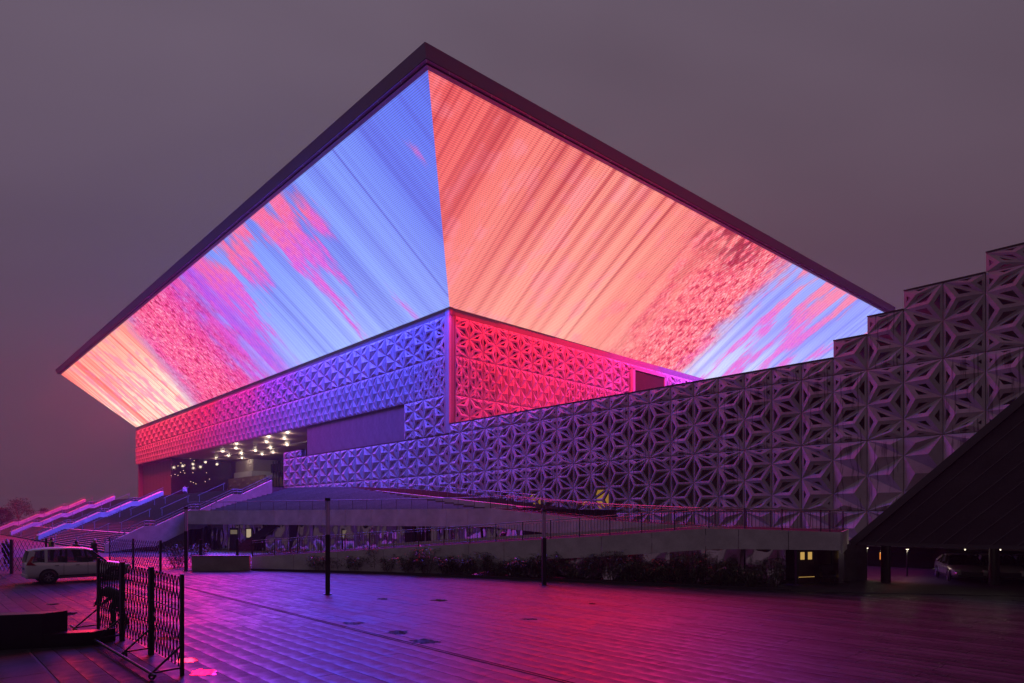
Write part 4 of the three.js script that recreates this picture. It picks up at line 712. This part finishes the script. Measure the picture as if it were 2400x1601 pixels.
function car(label, pos, turn, o) {
  const g = thing('parked_car', label, 'car', pos, turn, o.group); if (o.size) g.scale.setScalar(o.size); const paint = o.paint, W = o.W / 2;
  const prof = o.prof; // stations [x, halfwidth factor, bottom, belt]
  const rings = prof.map(([x, k, b, t]) => { const w = W * k, side = [[0, b], [w * 0.82, b], [w * 0.97, b + 0.14], [w, lerp(b, t, 0.45)], [w * 0.985, lerp(b, t, 0.72)], [w * 0.95, t - 0.03], [w * 0.88, t], [0, t + 0.015]]; return [...side.map(([z, y]) => V(x, y, z)), ...side.slice(1, -1).reverse().map(([z, y]) => V(x, y, -z)), V(x, b, 0)]; });
  part(g, 'body', smooth(loft(rings), 0.55), paint);
  // roof and pillars
  const R = o.roof; // [x, y, halfwidth]
  const rr2 = R.map(([x, y, w]) => { const s = [[-w, -0.07], [-w * 0.97, -0.015], [-w * 0.8, 0.012], [0, 0.03], [w * 0.8, 0.012], [w * 0.97, -0.015], [w, -0.07]]; return s.map(([z, d]) => V(x, y + d, z)); });
  const T = []; for (let i = 0; i + 1 < rr2.length; i++) for (let j = 0; j < 6; j++) T.push(...quad(rr2[i][j], rr2[i][j + 1], rr2[i + 1][j + 1], rr2[i + 1][j]));
  part(g, 'roof', smooth(T, 0.5), paint);
  const roofAt = x => V(x, table(R.map(r => [r[0], r[1]]), x) - 0.06, table(R.map(r => [r[0], r[2]]), x));
  const beltAt = x => V(x, table(prof.map(r => [r[0], r[3]]), x) - 0.01, W * 0.9 * table(prof.map(r => [r[0], r[1]]), x));
  for (const s of [1, -1]) {
    for (const [xb, xr, w] of o.pillars) { const p = beltAt(xb), q = roofAt(xr); p.z *= s; q.z *= s; part(g, 'pillar', sqbar(p, q, 0.06, w), paint === o.paint && w > 0.1 ? paint : M.black); }
    for (let i = 0; i + 1 < o.pillars.length; i++) { const a = o.pillars[i], b = o.pillars[i + 1]; const q = [beltAt(a[0] + 0.03), beltAt(b[0] - 0.03), roofAt(b[1] - 0.03), roofAt(a[1] + 0.03)].map(v => { v.z = v.z * s; return v; }); part(g, 'side_window', tris(quad(...q)), M.tintGlass); }
  }
  const ws = o.pillars[o.pillars.length - 1], rs = o.pillars[0];
  { const p = beltAt(ws[0]), q = roofAt(ws[1]); part(g, 'windscreen', tris(quad(V(p.x, p.y, -p.z * 0.96), V(p.x, p.y, p.z * 0.96), V(q.x, q.y + 0.03, q.z * 0.95), V(q.x, q.y + 0.03, -q.z * 0.95))), M.tintGlass); }
  { const p = beltAt(rs[0]), q = roofAt(rs[1]); part(g, 'rear_window', tris(quad(V(p.x, p.y, -p.z * 0.96), V(p.x, p.y, p.z * 0.96), V(q.x, q.y + 0.03, q.z * 0.95), V(q.x, q.y + 0.03, -q.z * 0.95))), M.darkGlass); }
  part(g, 'seats', merge([box(0.5, 0.6, 0.5, 0.3, 0.9, 0.38), box(0.5, 0.6, 0.5, 0.3, 0.9, -0.38), box(0.2, 0.7, 1.3, -0.65, 0.9, 0), box(0.2, 0.7, 1.2, -1.5, 0.85, 0)].slice(0, o.seats)), M.black);
  const rW = o.wheel;
  const tyre = new THREE.TorusGeometry(rW - 0.09, 0.09, 12, 28), rim = new THREE.CylinderGeometry(rW - 0.11, rW - 0.11, 0.1, 24); rim.rotateX(Math.PI / 2);
  const spokes = merge([0, 1, 2, 3, 4, 5, 6].map(i => { const b = box(0.035, rW - 0.13, 0.03, 0, (rW - 0.13) / 2, 0.06); b.rotateZ(i / 7 * 6.283); return b; }));
  const arch = new THREE.CylinderGeometry(rW + 0.07, rW + 0.07, 0.012, 28); arch.rotateX(Math.PI / 2);
  for (const x of o.axles) for (const s of [1, -1]) {
    const z = s * (W - 0.085); const a = part(g, 'wheel_arch', arch, M.black); a.position.set(x, rW + 0.02, s * (W + 0.001));
    const wh = part(g, 'wheel', rim, M.black); wh.position.set(x, rW, s * (W - 0.02)); if (s < 0) wh.rotation.y = Math.PI; part(wh, 'tyre', tyre, M.black); part(wh, 'rim_spokes', spokes, mat(0.3, 0.3, 0.31, { roughness: 0.35, metalness: 0.9 }));
  }
  const redGlass = mat(0.35, 0.012, 0.014, { roughness: 0.12 });
  for (const s of [1, -1]) {
    const L = o.L / 2;
    part(g, 'tail_lamp', tris([...quad(V(-L + 0.02, 0.92, s * W * 0.93), V(-L + 0.42, 0.90, s * (W + 0.004)), V(-L + 0.20, 1.06, s * (W * 0.975 + 0.004)), V(-L + 0.06, 1.04, s * W * 0.94)), ...quad(V(-L + 0.06, 1.04, s * W * 0.95), V(-L + 0.20, 1.06, s * W * 0.98), V(-L + 0.36, 1.34, s * W * 0.90), V(-L + 0.24, 1.34, s * W * 0.88))]), redGlass);
    part(g, 'headlight', rbox(0.34, 0.13, 0.3, 0.04, L - 0.22, o.headY, s * W * 0.74), mat(0.55, 0.56, 0.58, { roughness: 0.1 }));
    part(g, 'wing_mirror', rbox(0.16, 0.14, 0.2, 0.05, ws[0] - 0.35, 1.02, s * (W + 0.07)), M.black);
    for (const x of o.handles) part(g, 'door_handle', rbox(0.16, 0.025, 0.03, 0.01, x, 0.86, s * (W * 0.985 + 0.008)), M.darkSteel);
    part(g, 'sill_trim', merge([box(o.axles[1] - o.axles[0] - 0.85, 0.05, 0.012, (o.axles[0] + o.axles[1]) / 2, 0.36, s * (W * 0.985 + 0.006))]), M.black);
    for (const x of o.doors) part(g, 'door_seam', box(0.012, 0.55, 0.004, x, 0.66, s * (W * 0.996 + 0.003)), M.black);
  }
  part(g, 'grille', rbox(0.06, 0.2, W * 1.1, 0.02, o.L / 2 - 0.005, o.headY - 0.14, 0), M.black);
  part(g, 'bumper', rbox(0.1, 0.12, W * 1.45, 0.04, o.L / 2 - 0.06, 0.38, 0), M.black); part(g, 'bumper', rbox(0.12, 0.2, W * 1.8, 0.05, -o.L / 2 + 0.06, 0.38, 0), paint);
  part(g, 'number_plate', box(0.01, 0.11, 0.42, -o.L / 2 - 0.006, 0.72, 0), mat(0.05, 0.08, 0.3));
  return g;
}
const white = phys(0.52, 0.52, 0.51, { roughness: 0.35, clearcoat: 0.6, clearcoatRoughness: 0.1 });
const mpv = { L: 4.44, W: 1.76, wheel: 0.32, headY: 0.74, seats: 4, paint: white, axles: [-1.33, 1.41], handles: [-0.15, -1.0], doors: [0.28, -0.72, 1.02],
  prof: [[-2.2, 0.86, 0.42, 0.98], [-2.12, 0.95, 0.28, 1.02], [-1.7, 0.995, 0.24, 1.05], [-0.8, 1, 0.22, 1.0], [0.2, 1, 0.22, 0.97], [1.0, 0.995, 0.22, 0.99], [1.2, 0.985, 0.22, 0.97], [1.7, 0.97, 0.24, 0.88], [2.02, 0.92, 0.27, 0.78], [2.17, 0.82, 0.33, 0.66], [2.22, 0.7, 0.38, 0.58]],
  roof: [[-2.06, 1.55, 0.62], [-1.95, 1.64, 0.66], [-1.3, 1.70, 0.70], [-0.4, 1.71, 0.71], [0.2, 1.66, 0.69], [0.52, 1.58, 0.66]],
  pillars: [[-2.08, -1.95, 0.24], [-1.42, -1.42, 0.12], [-0.62, -0.6, 0.09], [0.3, 0.16, 0.09], [1.1, 0.45, 0.07]] };
const rw = gnd(113.5, 1368);   // contact of the near rear wheel
{ const fwd = E2, c = rw.clone().addScaledVector(fwd, 1.33).addScaledVector(E1, -0.8); car('white people carrier with red tail lamps parked beside the folding barrier', c.setY(0), Math.atan2(-fwd.z, fwd.x), mpv); }
const sedan = (paint, group) => ({ size: 0.9, L: 4.5, W: 1.8, wheel: 0.32, headY: 0.66, seats: 3, paint, group, axles: [-1.35, 1.35], handles: [-0.1, -0.95], doors: [0.3, -0.66, 1.0],
  prof: [[-2.22, 0.86, 0.42, 0.92], [-2.1, 0.95, 0.3, 0.98], [-1.5, 1, 0.22, 0.96], [0, 1, 0.2, 0.92], [0.95, 0.995, 0.2, 0.93], [1.5, 0.98, 0.22, 0.84], [1.95, 0.93, 0.25, 0.72], [2.2, 0.8, 0.34, 0.6]],
  roof: [[-1.3, 1.36, 0.62], [-0.7, 1.46, 0.66], [0, 1.47, 0.67], [0.35, 1.42, 0.64]], pillars: [[-1.95, -1.15, 0.16], [-0.8, -0.7, 0.09], [0.25, 0.1, 0.09], [1.05, 0.32, 0.07]] });
{ const face = (u, z, yaw) => { const p = fr(u, z, 0); return [p, yaw]; };
  const [p1, y1] = face(2252, 33.0, -1.95); car('pale silver saloon parked under the dark canopy', p1, y1, sedan(phys(0.25, 0.25, 0.26, { roughness: 0.3, clearcoat: 0.6 }), 'cars parked under the canopy'));
  const [p2, y2] = face(2335, 32.6, -1.95); car('white hatchback parked between two other cars under the canopy', p2, y2, sedan(white, 'cars parked under the canopy'));
  const [p3, y3] = face(2420, 32.2, -1.95); car('black saloon parked at the end of the row under the canopy', p3, y3, sedan(mat(0.012, 0.012, 0.014, { roughness: 0.25 }), 'cars parked under the canopy')); }

// small far lamps in the car park, each on a post
for (const [u, v, z, l] of [[2031, 1283, 34, 'short lamp post with a white lamp head beside the canopy edge'], [2126, 1286, 35, 'slim lamp post with a small warm head behind the canopy'], [2180, 1288, 41, 'thin lamp post far back behind the canopy deck']]) {
  const p = atZ(u, v, z), g = thing('lamp_post', l, 'lamp post', V(p.x, 0, p.z)); part(g, 'pole', cyl(0.04, 0.03, p.y, 0, 0, 0, 8), M.black); part(g, 'lamp_head', rbox(0.22, 0.06, 0.12, 0.02, 0, p.y, 0), M.black);
  part(g, 'lamp_glass', rbox(0.12, 0.04, 0.08, 0.01, 0, p.y - 0.04, 0.03), mat(0.2, 0.2, 0.2, { emissive: lin(1, 0.85, 0.6), emissiveIntensity: 2.2 }));
  const L = new THREE.PointLight(lin(1, 0.82, 0.6), 1.3, 0, 2); L.position.set(p.x, p.y - 0.14, p.z + 0.03); L.shadow.radius = 3; L.castShadow = true; scene.add(L);
}
for (const [u, l] of [[2262, 'small pendant lamp hanging under the canopy deck before the silver saloon'], [2345, 'small pendant lamp hanging under the canopy deck before the white hatchback']]) { const p = atZ(u, 1288, 27.6), g = thing('pendant_lamp', l, 'lamp', p); part(g, 'rod', cyl(0.012, 0.012, 0.35, 0, 0.02, 0, 6), M.black); part(g, 'lamp_glass', new THREE.SphereGeometry(0.035, 12, 8), mat(0.2, 0.2, 0.2, { emissive: lin(1, 0.85, 0.6), emissiveIntensity: 0.9 })); const L = new THREE.PointLight(lin(1, 0.86, 0.68), 0.4, 0, 2); L.position.copy(p).add(V(0, -0.08, 0)); L.castShadow = true; L.shadow.radius = 2; scene.add(L); }
{ const p = fr(2062, 31, 0), g = thing('light_strip', 'upright orange light strip mounted on the canopy post', 'light', p); part(g, 'housing', box(0.06, 0.5, 0.04, 0, 1.35, 0), M.black); part(g, 'lamp_tube', box(0.03, 0.34, 0.02, 0, 1.35, 0.035), mat(0.1, 0.05, 0.02, { emissive: lin(1, 0.3, 0.05), emissiveIntensity: 1.0 })); }

// ---------------------------------------------------------------- people
function blob(bones, grow = 0, res = 76) { // bones: [p, q, r0, r1]; one continuous surface from a smooth union of tapered capsules
  const lo = V(9, 9, 9), hi = V(-9, -9, -9); for (const [p, q, a, b] of bones) for (const [v, r] of [[p, a], [q, b]]) { lo.min(v.clone().addScalar(-r - grow - 0.06)); hi.max(v.clone().addScalar(r + grow + 0.06)); }
  const c = lo.clone().add(hi).multiplyScalar(0.5), half = Math.max(hi.x - lo.x, hi.y - lo.y, hi.z - lo.z) / 2;
  const mc = new MarchingCubes(res, new THREE.MeshBasicMaterial(), false, false, 60000); mc.isolation = 0;
  const B = bones.map(([p, q, a, b]) => { const d = q.clone().sub(p); return { p, d, l2: d.lengthSq() || 1e-9, a: a + grow, b: b + grow }; });
  for (let k = 0; k < res; k++) for (let j = 0; j < res; j++) for (let i = 0; i < res; i++) {
    const x = c.x + (i - res / 2) / (res / 2) * half, y = c.y + (j - res / 2) / (res / 2) * half, z = c.z + (k - res / 2) / (res / 2) * half; let s = 0;
    for (const b of B) { const t = clamp(((x - b.p.x) * b.d.x + (y - b.p.y) * b.d.y + (z - b.p.z) * b.d.z) / b.l2); const dx = x - b.p.x - b.d.x * t, dy = y - b.p.y - b.d.y * t, dz = z - b.p.z - b.d.z * t; s += Math.exp(-(Math.sqrt(dx * dx + dy * dy + dz * dz) - (b.a + (b.b - b.a) * t)) * 38); }
    mc.field[k * res * res + j * res + i] = s > 1e-9 ? Math.log(s) / 38 : -1;
  }
  mc.update(); const n = mc.count, pos = new Float32Array(n * 3), nor = new Float32Array(n * 3);
  for (let i = 0; i < n; i++) { pos[i * 3] = mc.positionArray[i * 3] * half + c.x; pos[i * 3 + 1] = mc.positionArray[i * 3 + 1] * half + c.y; pos[i * 3 + 2] = mc.positionArray[i * 3 + 2] * half + c.z; for (let k = 0; k < 3; k++) nor[i * 3 + k] = mc.normalArray[i * 3 + k]; }
  const g = new THREE.BufferGeometry(); g.setAttribute('position', new THREE.BufferAttribute(pos, 3)); g.setAttribute('normal', new THREE.BufferAttribute(nor, 3)); return norm(g);
}
const skin = mat(0.32, 0.2, 0.15, { roughness: 0.6 });
function person(label, pos, turn, J, cloth, sc = 1) { // J joints, z forward
  const g = thing('person', label, 'person', pos, turn, null); g.scale.setScalar(sc);
  const limb = (a, b, r0, r1) => [J[a], J[b], r0, r1];
  const legs = [limb('hipL', 'kneeL', 0.085, 0.06), limb('kneeL', 'ankL', 0.058, 0.04), limb('hipR', 'kneeR', 0.085, 0.06), limb('kneeR', 'ankR', 0.058, 0.04), limb('hipL', 'hipR', 0.09, 0.09)];
  const feet = ['L', 'R'].map(s => [J['ank' + s].clone().add(V(0, -0.04, -0.03)), J['ank' + s].clone().add(V(0, -0.05, 0.14)), 0.042, 0.035]);
  const torso = [limb('pelvis', 'chest', 0.125, 0.15), limb('shL', 'shR', 0.075, 0.075), limb('pelvis', 'chest', 0.12, 0.13)];
  const arms = [limb('shL', 'elL', 0.058, 0.046), limb('elL', 'haL', 0.043, 0.032), limb('shR', 'elR', 0.058, 0.046), limb('elR', 'haR', 0.043, 0.032)];
  const hd = J.head, nk = [J.chest.clone().lerp(J.head, 0.4), J.head, 0.055, 0.055];
  const fw = J.face ?? V(0, 0, 1), headB = [[hd.clone(), hd.clone().add(V(0, 0.06, 0)), 0.085, 0.09], [hd.clone().addScaledVector(fw, 0.03).add(V(0, -0.05, 0)), hd.clone().addScaledVector(fw, 0.03), 0.06, 0.07], [hd.clone().addScaledVector(fw, 0.09), hd.clone().addScaledVector(fw, 0.105).add(V(0, -0.02, 0)), 0.012, 0.016]];
  const fingers = []; for (const s of ['L', 'R']) { const h = J['ha' + s], d = h.clone().sub(J['el' + s]).normalize(), sd = V(d.z, 0, -d.x).lengthSq() < 0.01 ? V(0, 0, 1) : V(0, 0, 1); fingers.push([h, h.clone().addScaledVector(d, 0.07), 0.026, 0.03]); [[-0.028, 0.075], [-0.01, 0.09], [0.01, 0.085], [0.028, 0.065]].forEach(([o, l]) => { const b = h.clone().addScaledVector(d, 0.08).addScaledVector(sd, o); fingers.push([b, b.clone().addScaledVector(d, l).add(V(0, 0, 0.01)), 0.009, 0.007]); }); const tb = h.clone().addScaledVector(d, 0.02).addScaledVector(sd, 0.03); fingers.push([tb, tb.clone().addScaledVector(d, 0.045).addScaledVector(sd, 0.025), 0.011, 0.008]); }
  const fg = fingers.map(([p, q, a, b]) => bar(p, q, a, 6, b));
  part(g, 'body', merge([blob([...torso, ...arms, ...legs, nk, ...headB]), ...fg]), skin);
  part(g, 'jacket', blob([...torso, ...arms.map(([p, q, a, b]) => [p, p.clone().lerp(q, 0.94), a, b])], 0.018), cloth.top);
  if (cloth.vest) part(g, 'vest', blob([torso[0], [J.chest, J.chest.clone().add(V(0, 0.12, 0)), 0.14, 0.1]], 0.034), cloth.vest);
  part(g, 'trousers', blob(legs, 0.016), cloth.legs);
  part(g, 'shoes', blob(feet, 0.004, 48), M.black);
  part(g, cloth.cap ? 'cap' : 'hair', blob([[hd.clone().addScaledVector(fw, -0.025).add(V(0, 0.05, 0)), hd.clone().addScaledVector(fw, 0.0).add(V(0, 0.085, 0)), 0.095, 0.075], ...(cloth.cap ? [[hd.clone().addScaledVector(fw, 0.06).add(V(0, 0.07, 0)), hd.clone().addScaledVector(fw, 0.16).add(V(0, 0.055, 0)), 0.03, 0.015]] : [])], 0.004, 44), cloth.hair);
}
const stand = (k = 0) => ({ hipL: V(0.09, 0.9, 0), hipR: V(-0.09, 0.9, 0), kneeL: V(0.1, 0.49, 0.03 + 0.1 * k), kneeR: V(-0.1, 0.49, 0.02 - 0.05 * k), ankL: V(0.11, 0.09, 0.12 * k), ankR: V(-0.11, 0.09, -0.2 * k), pelvis: V(0, 0.98, 0), chest: V(0, 1.3, 0), shL: V(0.18, 1.4, 0), shR: V(-0.18, 1.4, 0), elL: V(0.24, 1.12, -0.03 - 0.1 * k), elR: V(-0.24, 1.12, -0.03 + 0.1 * k), haL: V(0.23, 0.87, 0.06), haR: V(-0.23, 0.87, 0.06), head: V(0, 1.6, 0.02) });
const navy = mat(0.02, 0.022, 0.03), coal = mat(0.014, 0.014, 0.015), hair = mat(0.01, 0.008, 0.007);
person('man in dark jacket standing behind the lattice barrier', fr(16, 43, 0), 0.4, stand(0.3), { top: navy, legs: coal, hair });
person('guard in a yellow-green vest standing behind the white car', fr(121, 46, 0), 2.6, stand(), { top: coal, legs: coal, hair, vest: mat(0.32, 0.42, 0.03, { roughness: 0.7 }) });
person('person in a dark hood standing behind the white car roof', fr(179, 40.5, 0), 2.9, stand(), { top: coal, legs: navy, hair });
person('person in a pale cap and dark coat standing by the stair foot', fr(221, 43.5, 0), 2.7, stand(), { top: coal, legs: coal, hair: mat(0.35, 0.34, 0.36), cap: true });
person('person in a pale top standing at the head of the staircase', V(-52.4, PLAT, -103), 0.5, stand(0.5), { top: mat(0.6, 0.58, 0.62), legs: coal, hair });
{ const J = stand(0.6); Object.assign(J, { pelvis: V(0, 0.9, 0), hipL: V(0.09, 0.84, 0), hipR: V(-0.09, 0.84, 0), kneeL: V(0.1, 0.48, 0.14), kneeR: V(-0.1, 0.47, 0.02), ankL: V(0.11, 0.09, 0.08), ankR: V(-0.11, 0.09, -0.2), chest: V(0, 1.02, 0.34), shL: V(0.18, 1.04, 0.42), shR: V(-0.18, 1.04, 0.42), elL: V(0.22, 0.8, 0.5), elR: V(-0.22, 0.8, 0.5), haL: V(0.16, 0.66, 0.66), haR: V(-0.16, 0.66, 0.66), head: V(0, 1.0, 0.62), face: V(0, -0.6, 0.8).normalize() });
  person('stooping person in black clothes behind the near folding barrier', bp(250, 1308, 2.05).add(V(-0.2, 0, -0.9)), -1.75, J, { top: coal, legs: coal, hair }, 0.97); }

camera.updateProjectionMatrix();
renderer.render(scene, camera);
